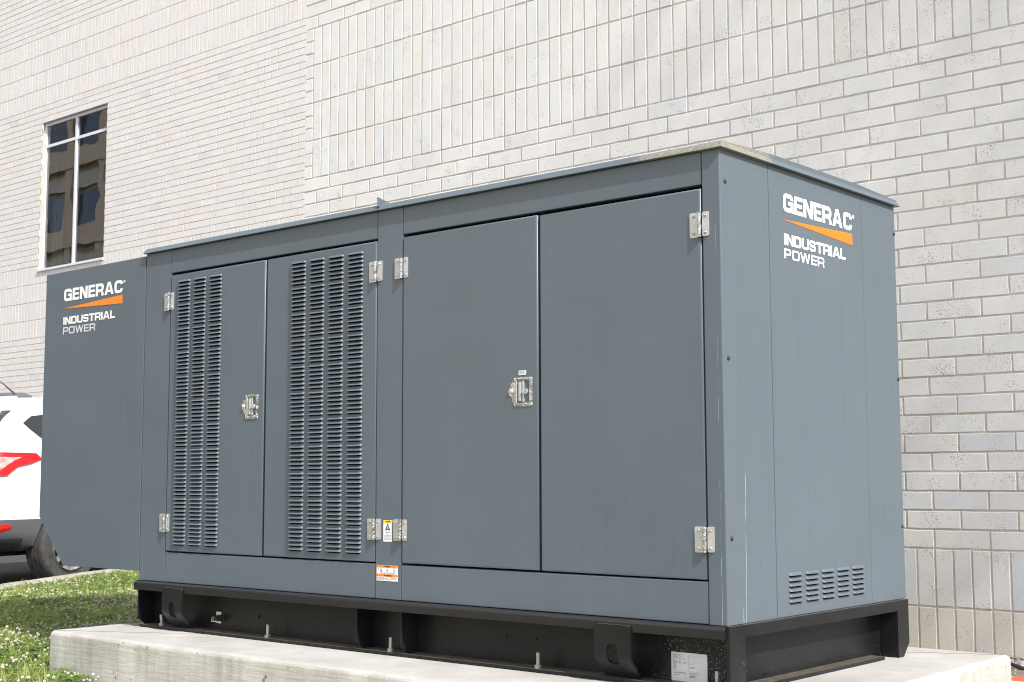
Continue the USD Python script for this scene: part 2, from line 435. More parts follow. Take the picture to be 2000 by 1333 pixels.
M_PAD = mat_concrete("pad_concrete", (0.42, 0.40, 0.36), (0.605, 0.59, 0.555))
M_KERB = mat_concrete("kerb_concrete", (0.36, 0.32, 0.275), (0.50, 0.46, 0.405), pits=0.7)
M_ASPHALT = mat_noisy("asphalt", (0.035, 0.035, 0.037), (0.075, 0.074, 0.075), scale=70, rough=0.9, spec=0.25, bump=0.8, bump_scale=180)
M_SOIL = mat_noisy("lawn_soil", (0.11, 0.13, 0.045), (0.24, 0.21, 0.12), scale=9, rough=0.95, spec=0.1, bump=0.8, bump_scale=60)
M_GROUND = mat_noisy("ground_earth", (0.10, 0.11, 0.06), (0.17, 0.155, 0.11), scale=0.6, rough=0.95, spec=0.1)
M_GRAVEL_BED = mat_noisy("earth_bed", (0.16, 0.13, 0.10), (0.30, 0.26, 0.22), scale=20, rough=0.95, spec=0.1, bump=0.8, bump_scale=80)
M_FRAME = mat_simple("white_aluminium", (0.74, 0.75, 0.78), 0.35)


def mat_leaf(name, lo, hi, trans=0.35):
    nodes = {"oi": ("object_info", {}), "g": GEO, "n": ("noise_texture", {"scale": 1.6, "detail": 3.0}), "av": ("mix_float", {"fac": 0.5}),
             "r": ("rgb_ramp", {"ramp": [(0.15, lo), (0.85, hi)]}),
             "p": ("principled_bsdf", {"roughness": 0.55, "specular_ior_level": 0.35}), "t": ("translucent_bsdf", {}), "mx": ("mix_closure", {"fac": trans})}
    links = [("g.position", "n.vector"), ("oi.random", "av.a"), ("n.fac", "av.b"), ("av.result", "r.fac"), ("r.color", "p.base_color"), ("r.color", "t.color"),
             ("p.BSDF", "mx.closure1"), ("t.BSDF", "mx.closure2")]
    return usdkit.material(stage, LK + name, nodes, links, surface="mx.closure")


M_GRASS = mat_leaf("grass_blade", (0.20, 0.27, 0.06), (0.46, 0.48, 0.17))
M_DRY = mat_leaf("dry_grass", (0.44, 0.37, 0.19), (0.60, 0.53, 0.32), 0.25)
M_CLOVER = mat_leaf("clover_leaf", (0.10, 0.20, 0.035), (0.22, 0.33, 0.08))
M_BLOSSOM = mat_leaf("clover_blossom", (0.62, 0.56, 0.46), (0.78, 0.76, 0.70), 0.15)
M_CARPAINT = mat_simple("white_car_paint", (0.80, 0.80, 0.81), 0.18, spec=0.5, coat_weight=0.6, coat_roughness=0.05)
M_CARTRIM = mat_simple("grey_car_plastic", (0.095, 0.10, 0.11), 0.5)
M_CARBLACK = mat_simple("black_car_plastic", (0.025, 0.025, 0.026), 0.5)
M_CARGLASS = mat_simple("dark_car_glass", (0.03, 0.035, 0.04), 0.05, spec=0.8)
M_TYRE = mat_noisy("tyre_rubber", (0.035, 0.034, 0.033), (0.075, 0.072, 0.068), scale=14, rough=0.75)
M_RIM = mat_simple("alloy_rim", (0.62, 0.63, 0.64), 0.3, metal=0.8)
M_REDLENS = mat_simple("red_lens", (0.62, 0.012, 0.015), 0.12, coat_weight=0.5)
M_CLEARLENS = mat_noisy("clear_lens", (0.42, 0.06, 0.06), (0.62, 0.50, 0.49), scale=16, rough=0.1)


def mat_pane(name, ior=2.5, tint=(0.80, 0.84, 0.86)):
    nodes = {"f": ("fresnel", {"IOR": ior}), "g": GEO, "n": ("noise_texture", {"scale": 1.3, "detail": 1.0}), "b": ("bump", {"strength": 0.10, "distance": 0.02}),
             "t": ("transparent_bsdf", {"color": tint}), "gl": ("glossy_bsdf", {"roughness": 0.0, "color": (0.96, 0.97, 1.0)}), "mx": ("mix_closure", {})}
    links = [("g.position", "n.vector"), ("n.fac", "b.height"), ("b.normal", "gl.normal"), ("f.fac", "mx.fac"), ("t.BSDF", "mx.closure1"), ("gl.BSDF", "mx.closure2")]
    return usdkit.material(stage, LK + name, nodes, links, surface="mx.closure")


M_PANE = mat_pane("window_glass")
M_TAN = mat_noisy("tan_render", (0.56, 0.46, 0.35), (0.64, 0.53, 0.41), scale=0.8, rough=0.85)
M_BEIGE = mat_noisy("beige_concrete", (0.50, 0.47, 0.42), (0.60, 0.57, 0.52), scale=0.8, rough=0.85)
M_FARGLASS = mat_simple("blue_far_glass", (0.03, 0.05, 0.075), 0.06, spec=0.9)
M_ROOMWALL = mat_simple("room_wall", (0.10, 0.095, 0.09), 0.9)
M_CURTAIN = mat_simple("pale_blind", (0.52, 0.50, 0.46), 0.9)

# ------------------------------------------------------------------ ground, lot, kerb
YR, YL = 3.1143, 8.1236           # planes of the near and the set-back brick walls
XE = -5.769                       # left edge of the near wall
LOT_Z, KERB_Z = -0.433, -0.29
KERB = np.array([[-4.6, -3.2], [-5.72, -1.07], [-7.23, 1.52], [-8.20, 3.19], [-8.29, 3.6], [-8.28, 4.4], [-8.2, 8.05]])


def lawn_z(x, y):
    d = shapely.distance(LineString(KERB), shapely.points(x, y))
    t = np.clip(1 - d / 3.4, 0, 1)
    return -0.475 + 0.118 * t * t * (3 - 2 * t)


g = MB().add([[-400, -400, -0.66], [400, -400, -0.66], [400, 400, -0.66], [-400, 400, -0.66]], [[0, 1, 2, 3]])
g.build("ground", M_GROUND, kind="structure")
# parking lot: everything left of the kerb, up to the building
lot_poly = Polygon([(-70, -9), (-1.5, -9)] + [tuple(p) for p in KERB] + [(-8.2, YL), (-70, YL)])
extrude(lot_poly, 0.12, LOT_Z - 0.12).build("parking_lot", M_ASPHALT, kind="structure")
MB().box(-90, 60, -17.5, -9.2, -0.62, -0.50).build("street", M_ASPHALT, kind="structure")
lawn_poly = Polygon([tuple(p) for p in KERB] + [(XE, YL), (XE, YR), (0.9, YR), (0.9, 0.9), (14, 0.9), (14, -9), (-1.5, -9)])
gx, gy = np.meshgrid(np.linspace(-8.9, 14, 90), np.linspace(-9, 8.2, 70))
v = np.stack([gx.ravel(), gy.ravel(), lawn_z(gx.ravel(), gy.ravel())], 1)
idx = np.arange(90 * 70).reshape(70, 90)
q = np.stack([idx[:-1, :-1], idx[:-1, 1:], idx[1:, 1:], idx[1:, :-1]], -1).reshape(-1, 4)
cen = v[q].mean(1)
q = q[shapely.contains_xy(lawn_poly.buffer(0.16), cen[:, 0], cen[:, 1])]
_k, q = np.unique(q, return_inverse=True)
MB().add(v[_k], q.reshape(-1, 4)).build("lawn", M_SOIL, smooth=True, kind="structure")
# earth bed along the wall, right of the pad
MB().box(0.88, 14, 0.9, YR + 0.05, -0.56, -0.455).build("planting_bed", M_GRAVEL_BED, kind="structure")
bed = MB()
gx, gy = np.meshgrid(np.linspace(-0.6, 0.92, 40), np.linspace(1.55, YR + 0.03, 40))
gz = -0.452 + 0.02 * np.sin(9 * gx + 3 * gy) * np.cos(7 * gy - 2 * gx)
idx = np.arange(1600).reshape(40, 40)
q = np.stack([idx[:-1, :-1], idx[:-1, 1:], idx[1:, 1:], idx[1:, :-1]], -1).reshape(-1, 4)
bed.add(np.stack([gx.ravel(), gy.ravel(), gz.ravel()], 1), q).build("earth_strip", M_GRAVEL_BED, smooth=True, kind="structure")

# kerb: lengths of concrete with open joints, swept along the line
kp = LineString(KERB)
kerb = thing("kerb", "low weathered concrete kerb between the clover lawn and the parking lot", "kerb")
cuts = np.arange(0, kp.length, 3.05)
for i, a in enumerate(cuts):
    b = min(a + 3.05 - 0.008, kp.length)
    ss = np.linspace(a, b, 12)
    prof = np.array([[0.075, -0.30], [0.075, -0.015], [0.055, 0.0], [-0.055, 0.0], [-0.075, -0.02], [-0.080, -0.30]])
    rows = []
    for s in ss:
        p, p2 = np.array(kp.interpolate(s).coords[0]), np.array(kp.interpolate(min(s + 0.05, kp.length)).coords[0])
        p1 = np.array(kp.interpolate(max(s - 0.05, 0)).coords[0])
        d = (p2 - p1) / np.linalg.norm(p2 - p1)
        nrm = np.array([d[1], -d[0]])          # towards the lawn
        jit = RNG.normal(0, 0.003, (6, 2))
        rows.append(np.column_stack([p + np.outer(prof[:, 0] + jit[:, 0], nrm), KERB_Z + prof[:, 1] + jit[:, 1] * 0.7]))
    v = np.vstack(rows)
    f = []
    for r in range(11):
        for k in range(6):
            p, q_ = r * 6 + k, r * 6 + (k + 1) % 6
            f.append([p, p + 6, q_ + 6, q_])
    f = np.array(f)
    f = np.vstack([f[:, [0, 1, 2]], f[:, [0, 2, 3]], [[0, k, k + 1] for k in range(1, 5)], [[66, 66 + k + 1, 66 + k] for k in range(1, 5)]])
    MB().add(v, f[:, ::-1]).build("kerb_stone", M_KERB, kerb)

# ------------------------------------------------------------------ brick building
C, CX, Z0, X0 = 0.1016, 0.1006, 1.73218, -5.6765
JT = 0.0095
WALL_TOP_R, WALL_TOP_L = 6.0, 12.2
building = thing("brick_building", "pale speckled brick building with a projecting wing behind the grey generator", "building")
WIN = (-18.37, -16.44, Z0 + 22 * C, Z0 + 47 * C)       # the window in the set-back wall


def brick_piece(mb, u0, u1, w0, w1, Y, rng, tint, detail=True):
    nu, nw = (4, 2) if detail else (1, 1)
    if detail and (w1 - w0) > (u1 - u0):
        nu, nw = 2, 4
    dep = Y + np.clip(rng.normal(0, 0.0006 if detail else 0.0004), -0.0012, 0.0008)
    ch = 0.0028 if detail else 0.002
    a = np.linspace(0, 1, nu, endpoint=False)
    b = np.linspace(0, 1, nw, endpoint=False)
    ring = np.concatenate([np.column_stack([u0 + (u1 - u0) * a, np.full(nu, w0)]), np.column_stack([np.full(nw, u1), w0 + (w1 - w0) * b]),
                           np.column_stack([u1 - (u1 - u0) * a, np.full(nu, w1)]), np.column_stack([np.full(nw, u0), w1 - (w1 - w0) * b])])
    n = len(ring)
    cen = ring.mean(0)
    outer = ring + rng.normal(0, 0.0007 if detail else 0.0004, ring.shape)
    if detail and rng.random() < 0.06:      # a knocked corner or edge
        k = rng.integers(n)
        outer[k] += (cen - outer[k]) * rng.uniform(0.01, 0.025)
    inner = outer + np.sign(cen - ring) * ch * (np.abs(cen - ring) > 1e-6)
    tilt = np.clip(rng.normal(0, 0.0004 if detail else 0.0002, 2), -0.0006, 0.0006)
    dy = (inner - cen) @ (tilt / np.maximum(np.abs(ring - cen).max(0), 1e-6))
    v = np.vstack([np.column_stack([outer[:, 0], np.full(n, Y + 0.016), outer[:, 1]]), np.column_stack([outer[:, 0], dep + ch + dy, outer[:, 1]]),
                   np.column_stack([inner[:, 0], dep + dy, inner[:, 1]]), [[cen[0], dep, cen[1]]]])
    k = np.arange(n)
    j = (k + 1) % n
    f = np.vstack([np.column_stack([k, j, j + n]), np.column_stack([k, j + n, k + n]), np.column_stack([k + n, j + n, j + 2 * n]), np.column_stack([k + n, j + 2 * n, k + 2 * n]),
                   np.column_stack([k + 2 * n, j + 2 * n, np.full(n, 3 * n)])])
    mb.add(v, f, tint)


def rows_of(k_from, k_to, fields):
    """Courses from the top down: ('soldier', k, k+3) inside the fields, else ('stretcher', k, k+1)."""
    k, out = k_from, []
    while k < k_to:
        hit = [fl for fl in fields if fl[0] <= k < fl[1]]
        if hit:
            out.append(("soldier", k, k + 3))
            k += 3
        else:
            out.append(("stretcher", k, k + 1))
            k += 1
    return out


BASE_T = np.array([0.728, 0.712, 0.692])


def brick_tint(rng, u, z, near):
    t = BASE_T * (1 + rng.normal(0, 0.013)) * (1 + np.array([0.006, 0.0, -0.007]) * rng.normal(0, 0.9))
    if rng.random() < 0.03:     # bluish-grey bricks
        t = t * np.array([0.955, 0.972, 0.995]) * rng.uniform(0.965, 1.0)
    elif rng.random() < 0.05:
        t = t * np.array([1.02, 0.985, 0.95])
    if near and z < -0.15:                          # splash dirt on the bottom rows
        t = t * np.array([0.99, 0.95, 0.865]) * 0.98
    elif near and -0.2 < z < 0.8 and u > -1.2 and rng.random() < 0.2:
        t = t * np.array([0.92, 0.945, 0.985])
    return t


rng = np.random.default_rng(11)
bricks = []                                          # near wall: (u0, u1, w0, w1, tint)
XR = 3.4
for kind, k0, k1 in rows_of(-45, 24, [(-23, -11), (16, 28), (-62, -50)]):
    zt, zb = Z0 - k0 * C - JT / 2, Z0 - k1 * C + JT / 2
    if kind == "soldier":
        n = 0
        while X0 + n * CX < XR:
            a = X0 + n * CX
            bricks.append((a + JT / 2, a + CX - JT / 2, zb, zt))
            n += 1
        for q_ in range(3):                          # stub bricks on the arris beside the soldier field
            bricks.append((XE, X0 - JT / 2, Z0 - (k0 + q_ + 1) * C + JT / 2, Z0 - (k0 + q_) * C - JT / 2))
    else:
        off = (2.0 if (k0 + 11) % 2 == 0 else 0.5) * CX
        edges = [XE] + [X0 + off + j * 3 * CX for j in range(-1, 40) if X0 + off + j * 3 * CX > XE + 0.06]
        for a, b in zip(edges[:-1], edges[1:]):
            if a < XR:
                bricks.append((a + (JT / 2 if a > XE else 0), b - JT / 2, zb, zt))
gen_hull = unary_union([Polygon(project(np.array([[x, y, z] for x, y, z in pts]))).convex_hull for pts in (
    [(x, y, z) for x in (-3.32, 0.02) for y in (-0.02, 1.36) for z in (-0.22, 1.62)],
    [(x, y, z) for x in (-4.24, -3.3) for y in (0, 1.3) for z in (0.3, 1.59)])])
frame_rect = sbox(0, 0, 2000, 1333)
area = []
for (a, b, c_, d) in bricks:
    pg = Polygon(project(np.array([[a, YR, c_], [b, YR, c_], [b, YR, d], [a, YR, d]]))).intersection(frame_rect)
    area.append(pg.difference(gen_hull).area if not pg.is_empty else 0)
order = np.argsort(-np.array(area))
single = set(order[:286].tolist())
wall_r = MB()
back_r = Polygon([(XE + 0.004, -0.8), (XR + 2.6, -0.8), (XR + 2.6, WALL_TOP_R), (XE + 0.004, WALL_TOP_R)])
extrude(back_r, YL - YR + 0.5, -(YL - YR + 0.5)).xf(FRONT(YR + 0.0024)).build("wall", M_MORTAR, building)
wall_near = stage.GetPrimAtPath(building.GetPath().AppendChild("wall"))
rest = MB()
for i, (a, b, c_, d) in enumerate(bricks):
    tint = brick_tint(rng, (a + b) / 2, (c_ + d) / 2, True)
    if i in single:
        mb = MB()
        brick_piece(mb, a, b, c_, d, YR, rng, tint)
        mb.build("brick", M_BRICK, wall_near)
    else:
        brick_piece(rest, a, b, c_, d, YR, rng, tint)
# bricks round the arris (the wing's left flank)
for k0 in range(-45, 24):
    zt, zb = Z0 - k0 * C - JT / 2, Z0 - (k0 + 1) * C + JT / 2
    for j in range(16):
        y0 = YR + 0.02 + j * 0.3048 + (0.15 if k0 % 2 else 0)
        if y0 + 0.29 < YL:
            b_ = trimesh.creation.box(bounds=[[XE, y0, zb], [XE + 0.012, y0 + 0.295, zt]])
            rest.add(b_.vertices, b_.faces, BASE_T)
rest.build("brick_field", M_BRICK, wall_near, kind="stuff")
# set-back wall
XL0, XL1 = -27.0, XE - 0.012
outer = Polygon([(XL0, -0.8), (XL1 + 0.3, -0.8), (XL1 + 0.3, WALL_TOP_L), (XL0, WALL_TOP_L)]).difference(sbox(WIN[0], WIN[2], WIN[1], WIN[3]))
wall_l = extrude(outer, 0.30, -0.30).xf(FRONT(YL + 0.0024)).build("wall", M_MORTAR_FAR, building)
far = MB()
for kind, k0, k1 in rows_of(-70, 61, [(-62, -50), (-23, -11), (16, 28)]):
    zt, zb = Z0 + (39 - k0) * C - JT / 2, Z0 + (39 - k1) * C + JT / 2
    step, off = (CX, 0.0) if kind == "soldier" else (3 * CX, (0.0 if k0 % 2 == 0 else 1.5) * CX)
    n0 = int((XL0 + 11.0) / step)
    for n in range(n0, int((XL1 + 11.0) / step)):
        a, b = -11.0 + off + n * step + JT / 2, -11.0 + off + (n + 1) * step - JT / 2
        pieces = [(a, b, zb, zt)]
        if zt > WIN[2] and zb < WIN[3] and b > WIN[0] and a < WIN[1]:
            pieces = [(a, min(b, WIN[0]), zb, zt), (max(a, WIN[1]), b, zb, zt)]
            if zb < WIN[2] - 0.03:
                pieces.append((max(a, WIN[0]), min(b, WIN[1]), zb, WIN[2] - 0.002))
        for p_ in pieces:
            if p_[1] - p_[0] > 0.02 and p_[3] - p_[2] > 0.02:
                brick_piece(far, *p_, YL, rng, brick_tint(rng, a, zb, False) * np.array([1.02, 1.0, 0.985]), detail=False)
far.build("brick_field", M_BRICK_FAR, wall_l, kind="stuff")
# coping and main roof
MB().box(XE - 0.04, XR + 2.7, YR - 0.04, YL + 0.2, WALL_TOP_R, WALL_TOP_R + 0.10).build("coping", M_BEIGE, building)
MB().box(XL0, XL1 + 0.3, YL + 4.5, YL + 9, -0.6, WALL_TOP_L).box(XL0, XL1 + 0.3, YL + 0.305, YL + 4.49, WALL_TOP_L - 0.3, WALL_TOP_L - 0.01).build("rear_block", M_BEIGE, building)
# window
win = UsdGeom.Xform.Define(stage, path_for("window", building)).GetPrim()
wx0, wx1, wz0, wz1 = WIN
fy0, fy1 = YL + 0.045, YL + 0.125
fr = MB()
W_ = 0.052
zt_ = 6.105
for a in [(wx0, wx0 + W_, wz0, wz1), (wx1 - W_, wx1, wz0, wz1), (wx0 + W_, wx1 - W_, wz1 - W_, wz1), (wx0 + W_, wx1 - W_, wz0, wz0 + W_)]:
    fr.box(a[0], a[1], fy0, fy1, a[2], a[3])
fr.build("frame", M_FRAME, win)
xm = (wx0 + wx1) / 2
MB().box(xm - 0.026, xm + 0.026, fy0 + 0.002, fy1 - 0.002, wz0 + W_, wz1 - W_).build("mullion", M_FRAME, win)
for a, b in ((wx0 + W_, xm - 0.026), (xm + 0.026, wx1 - W_)):
    MB().box(a, b, fy0 + 0.004, fy1 - 0.004, zt_ - 0.024, zt_ + 0.024).build("transom", M_FRAME, win)
MB().box(wx0 - 0.01, wx1 + 0.01, YL - 0.022, YL + 0.046, wz0 - 0.004, wz0 + 0.03).build("sill", M_FRAME, win)
for a, b in ((wx0 + W_, xm - 0.026), (xm + 0.026, wx1 - W_)):
    for c_, d in ((wz0 + W_, zt_ - 0.024), (zt_ + 0.024, wz1 - W_)):
        MB().add([[a, fy0 + 0.028, c_], [b, fy0 + 0.028, c_], [b, fy0 + 0.028, d], [a, fy0 + 0.028, d]], [[0, 1, 2, 3]]).build("pane", M_PANE, win)
room = MB()
for bx in [(wx0 - 2, wx1 + 2, YL + 4.2, YL + 4.25, wz0 - 1.0, wz1 + 0.5), (wx0 - 2, wx1 + 2, YL + 0.31, YL + 4.2, wz0 - 1.05, wz0 - 1.0), (wx0 - 2, wx1 + 2, YL + 0.31, YL + 4.2, wz1 + 0.5, wz1 + 0.55),
           (wx0 - 2.05, wx0 - 2, YL + 0.31, YL + 4.2, wz0 - 1, wz1 + 0.5), (wx1 + 2, wx1 + 2.05, YL + 0.31, YL + 4.2, wz0 - 1, wz1 + 0.5)]:
    room.box(*bx)
room.build("room", M_ROOMWALL, win)
bl = MB()
for k in range(9):
    bl.box(wx0 + 0.07 + k * 0.035, wx0 + 0.095 + k * 0.035, YL + 0.2 + 0.01 * (k % 2), YL + 0.215 + 0.01 * (k % 2), wz0 + 0.03, zt_ - 0.9)
bl.build("blind", M_CURTAIN, win)

# ------------------------------------------------------------------ concrete pad
PADZ = -0.224
pad = MB()
px0, px1, py0, py1, ch = -3.52, 0.318, -0.357, 1.62, 0.021


def rr_ring(x0, x1, y0, y1, r, z, seg=5):
    pts = []
    for cx, cy, a0 in ((x1 - r, y0 + r, -90), (x1 - r, y1 - r, 0), (x0 + r, y1 - r, 90), (x0 + r, y0 + r, 180)):
        for a in np.radians(np.linspace(a0, a0 + 90, seg)):
            pts.append([cx + r * math.cos(a), cy + r * math.sin(a), z])
    return np.array(pts)


def densify(ring, step=0.05):
    out = []
    for p, q_ in zip(ring, np.roll(ring, -1, 0)):
        n = max(1, int(np.linalg.norm(q_ - p) / step))
        out += [p + (q_ - p) * t for t in np.arange(n) / n]
    return np.array(out)


base_ring = densify(rr_ring(px0, px1, py0, py1, 0.03, 0.0))
rings, cc = [], np.array([(px0 + px1) / 2, (py0 + py1) / 2, 0])
for ins, z in [(0, -0.75), (0, PADZ - 0.12), (0, PADZ - ch * 1.05)] + [(ch * (1 - math.cos(a)), PADZ - ch * (1 - math.sin(a))) for a in np.radians([25, 50, 75])] + [(ch * 1.1, PADZ)]:
    r = base_ring.copy()
    d = np.stack([np.where(r[:, 0] < px0 + 0.2, 1, np.where(r[:, 0] > px1 - 0.2, -1, 0)), np.where(r[:, 1] < py0 + 0.2, 1, np.where(r[:, 1] > py1 - 0.2, -1, 0)), np.zeros(len(r))], 1)
    w = (np.abs(r[:, [0, 1]] - cc[:2]) / np.array([[(px1 - px0) / 2, (py1 - py0) / 2]]))
    hard = w > 0.985
    d[:, :2] *= hard
    n_ = usdkit.meshkit.fbm(np.column_stack([r[:, 0] * 7, r[:, 1] * 7, np.full(len(r), z * 30)]), 3, 3) - 0.5
    r = r + d * ins
    if PADZ - 0.05 < z < PADZ - 1e-6:
        r[:, 2] += n_ * 0.008
    r[:, 2] += z
    rings.append(r)
n = len(base_ring)
f = []
for i in range(len(rings) - 1):
    for k in range(n):
        a, b = i * n + k, i * n + (k + 1) % n
        f.append([a, b, b + n, a + n])
v = np.vstack(rings + [[[cc[0], cc[1], PADZ]]])
f = np.array(f)
e = (len(rings) - 1) * n
f = np.vstack([f[:, [0, 1, 2]], f[:, [0, 2, 3]], [[e + k, e + (k + 1) % n, len(v) - 1] for k in range(n)]])
pad.add(v, f)
pad.build("concrete_pad", M_PAD, smooth=40, label="pale concrete pad with rounded edges under the grey generator", category="concrete pad")

# ------------------------------------------------------------------ generator
gen = thing("standby_generator", "large grey industrial standby generator enclosure on a black steel base", "generator")
ZT, LX, WY = 1.596, -3.3175, 1.346
FR, SD = FRONT(), SIDE()


def gpart(mb, name, mat, parent=gen, frame=None, smooth=35, **kw):
    if frame:
        mb.xf(frame)
    return mb.build(name, mat, parent, smooth=smooth, **kw)


MB().box(LX + 0.03, -0.03, 0.045, WY - 0.03, 0.0, ZT + 0.01).build("inner_frame", M_DARK, gen)
gpart(panel(LX, -3.1095, 0.0005, ZT, 0.044, 0.004), "post", M_PAINT, frame=FR)
gpart(panel(-1.6655, -1.5165, 0.0005, ZT, 0.044, 0.004), "post", M_PAINT, frame=FR)
# near corner post: one sheet bent round the corner
cp = []
for a in np.linspace(-math.pi / 2, 0, 6):
    cp.append((-0.006 + 0.006 * math.cos(a), 0.006 + 0.006 * math.sin(a)))
sec = [(-0.0730, 0.043), (-0.0730, 0.004), (-0.0718, 0.0012), (-0.069, 0.0)] + cp + [(0.0, 0.3195), (-0.0012, 0.3212), (-0.035, 0.3212), (-0.035, 0.043)]
post = trimesh.creation.extrude_polygon(Polygon(sec), ZT - 0.0005, engine="earcut")
post.apply_translation([0, 0, 0.0005])
gpart(MB().tm(post), "corner_post", M_PAINT_FRONT)
for a, b in ((-3.1075, -1.6675), (-1.5145, -0.075)):
    gpart(panel(a, b, 1.4815, ZT, 0.044, 0.004), "header_panel", M_PAINT, frame=FR)
    gpart(panel(a, b, 0.0005, 0.1400, 0.044, 0.004), "sill_panel", M_PAINT, frame=FR)
gpart(panel(0.3232, 1.0447, 0.0005, ZT, 0.03, 0.0015), "end_panel", M_PAINT, frame=SD)
gpart(panel(1.0462, WY, 0.0005, ZT, 0.03, 0.003), "end_panel", M_PAINT, frame=SD)
MB().box(LX, LX + 0.03, 0.05, WY, 0.0005, ZT).build("end_panel", M_PAINT, gen)
MB().box(LX + 0.031, -0.031, WY - 0.03, WY - 0.001, 0.0005, ZT).build("rear_panel", M_PAINT, gen)


# lid in two halves, with the standing seam between them
def lid(x0, x1):
    y0, y1, zb, zt = -0.0178, WY + 0.018, ZT + 0.0008, 1.6225
    rings = []
    for ins, z in [(0.0015, zb), (0, zb + 0.0015), (0.010, zt - 0.006), (0.0115, zt - 0.003), (0.0135, zt - 0.001), (0.017, zt), (0.35, zt + 0.012)]:
        rings.append([[x0 + min(ins, 0.01), y0 + ins, z], [x1 - min(ins, 0.01), y0 + ins, z], [x1 - min(ins, 0.01), y1 - ins, z], [x0 + min(ins, 0.01), y1 - ins, z]])
    v = np.array(rings).reshape(-1, 3)
    f = [[4 * i + k, 4 * i + (k + 1) % 4, 4 * i + 4 + (k + 1) % 4, 4 * i + 4 + k] for i in range(len(rings) - 1) for k in range(4)]
    e = 4 * (len(rings) - 1)
    f += [[e, e + 1, e + 2, e + 3], [3, 2, 1, 0]]
    return MB().add(v, f)


gpart(lid(LX - 0.0048, -1.6525), "lid_panel", M_LID)
gpart(lid(-1.6505, 0.0188), "lid_panel", M_LID)
fin = extrude(Polygon([(-0.0182, 1.612), (-0.0182, 1.651), (-0.010, 1.652), (0.075, 1.632), (0.30, 1.626), (0.30, 1.612)]), 0.0022, -1.6507).xf(lambda p: np.stack([p[:, 2], p[:, 0], p[:, 1]], 1))
fin.box(-1.6537, -1.6508, -0.0180, -0.004, 1.645, 1.651)
merge(fin, dome_cap((-1.6485, 0.035, 1.632), (1, 0, 0), 0.006, 0.004))
gpart(fin, "standing_seam", M_PAINT)

# ---- louvres
def louvre(u0, u1, v_lip, h=0.0108, N=0.0098):
    us = np.concatenate([[0, 0.02, 0.05, 0.10], np.linspace(0.2, 0.8, 3), [0.90, 0.95, 0.98, 1.0]])
    ts = np.array([0, 0.2, 0.42, 0.68, 0.88, 1.0])
    e = np.clip(np.minimum(us, 1 - us) / 0.085, 0, 1)
    e = np.sqrt(np.clip(1 - (1 - e) ** 2, 0, 1))
    v = []
    for t in ts:
        n_ = N * np.sin(t * math.pi / 2 * 0.96) ** 0.9 * e
        w = v_lip + h * (1 - t) * (0.55 + 0.45 * e)
        v.append(np.stack([u0 + (u1 - u0) * us, w, n_], 1))
    under = v[-1].copy()
    under[:, 1] += 0.0012
    under[:, 2] = np.maximum(under[:, 2] - 0.0014, 0)
    v.append(under)
    v = np.vstack(v)
    k = len(us)
    f = [[(i + 1) * k + j, (i + 1) * k + j + 1, i * k + j + 1, i * k + j] for i in range(len(ts)) for j in range(k - 1)]
    return v, np.array(f)


def louvre_set(parent, frame, cols, lips, width, single):
    slots, many = MB(), MB()
    for u0 in cols:
        for vl in lips:
            v, f = louvre(u0, u0 + width, vl)
            if single:
                MB().add(v, f).xf(frame).build("louvre", M_PAINT, parent, smooth=60)
            else:
                many.add(v, f)
            slots.add([[u0 + 0.012, vl - 0.0062, 0.0005], [u0 + width - 0.012, vl - 0.0062, 0.0005], [u0 + width - 0.0015, vl - 0.0012, 0.0005],
                       [u0 + width - 0.006, vl + 0.0040, 0.0005], [u0 + 0.006, vl + 0.0040, 0.0005], [u0 + 0.0015, vl - 0.0012, 0.0005]],
                      [[0, 1, 2], [0, 2, 5], [5, 2, 3], [5, 3, 4]])
    slots.xf(frame).build("louvre_opening", M_DARK, parent, kind="stuff")
    if not single:
        many.xf(frame).build("louvre", M_PAINT, parent, smooth=60, kind="stuff")


def bolt_head(c, nrm, r=0.0058, h=0.0036):
    return dome_cap(c, nrm, r, h, 10, 3)


def hinge(parent, uc, z0, z1, leaf_l, leaf_r):
    """Lift-off leaf hinge: two rounded leaves, the knuckle in two halves, four domed screws."""
    h = MB()
    merge(h, extrude(rrect(uc - leaf_l, uc - 0.007, z0, z1, 0.005), 0.005, 0.0))
    merge(h, extrude(rrect(uc + 0.006, uc + leaf_r, z0 + 0.002, z1, 0.005), 0.005, 0.0))
    h.box(uc - 0.015, uc - 0.008, z0 + 0.001, z1 - 0.001, 0.0, 0.0085)
    root = h.xf(FR).build("hinge", M_STEEL, parent, smooth=35)
    kn = MB()
    zm = (z0 + z1) / 2
    merge(kn, cyl((uc - 0.003, z0, 0.0085), (0, 1, 0), 0.0075, zm - z0 - 0.0008, 14))
    merge(kn, cyl((uc - 0.003, zm + 0.0008, 0.0085), (0, 1, 0), 0.0075, z1 - zm - 0.0008, 14))
    kn.xf(FR).build("hinge_knuckle", M_CHROME, parent, smooth=50)
    sc = MB()
    for u in (uc - leaf_l * 0.62, uc + leaf_r * 0.58):
        for z in (z0 + 0.014, z1 - 0.013):
            merge(sc, bolt_head((u, z, 0.005), (0, 0, 1.0), 0.0062, 0.0042))
    sc.xf(FR).build("hinge_screws", M_CHROME, parent, smooth=50)
    return root


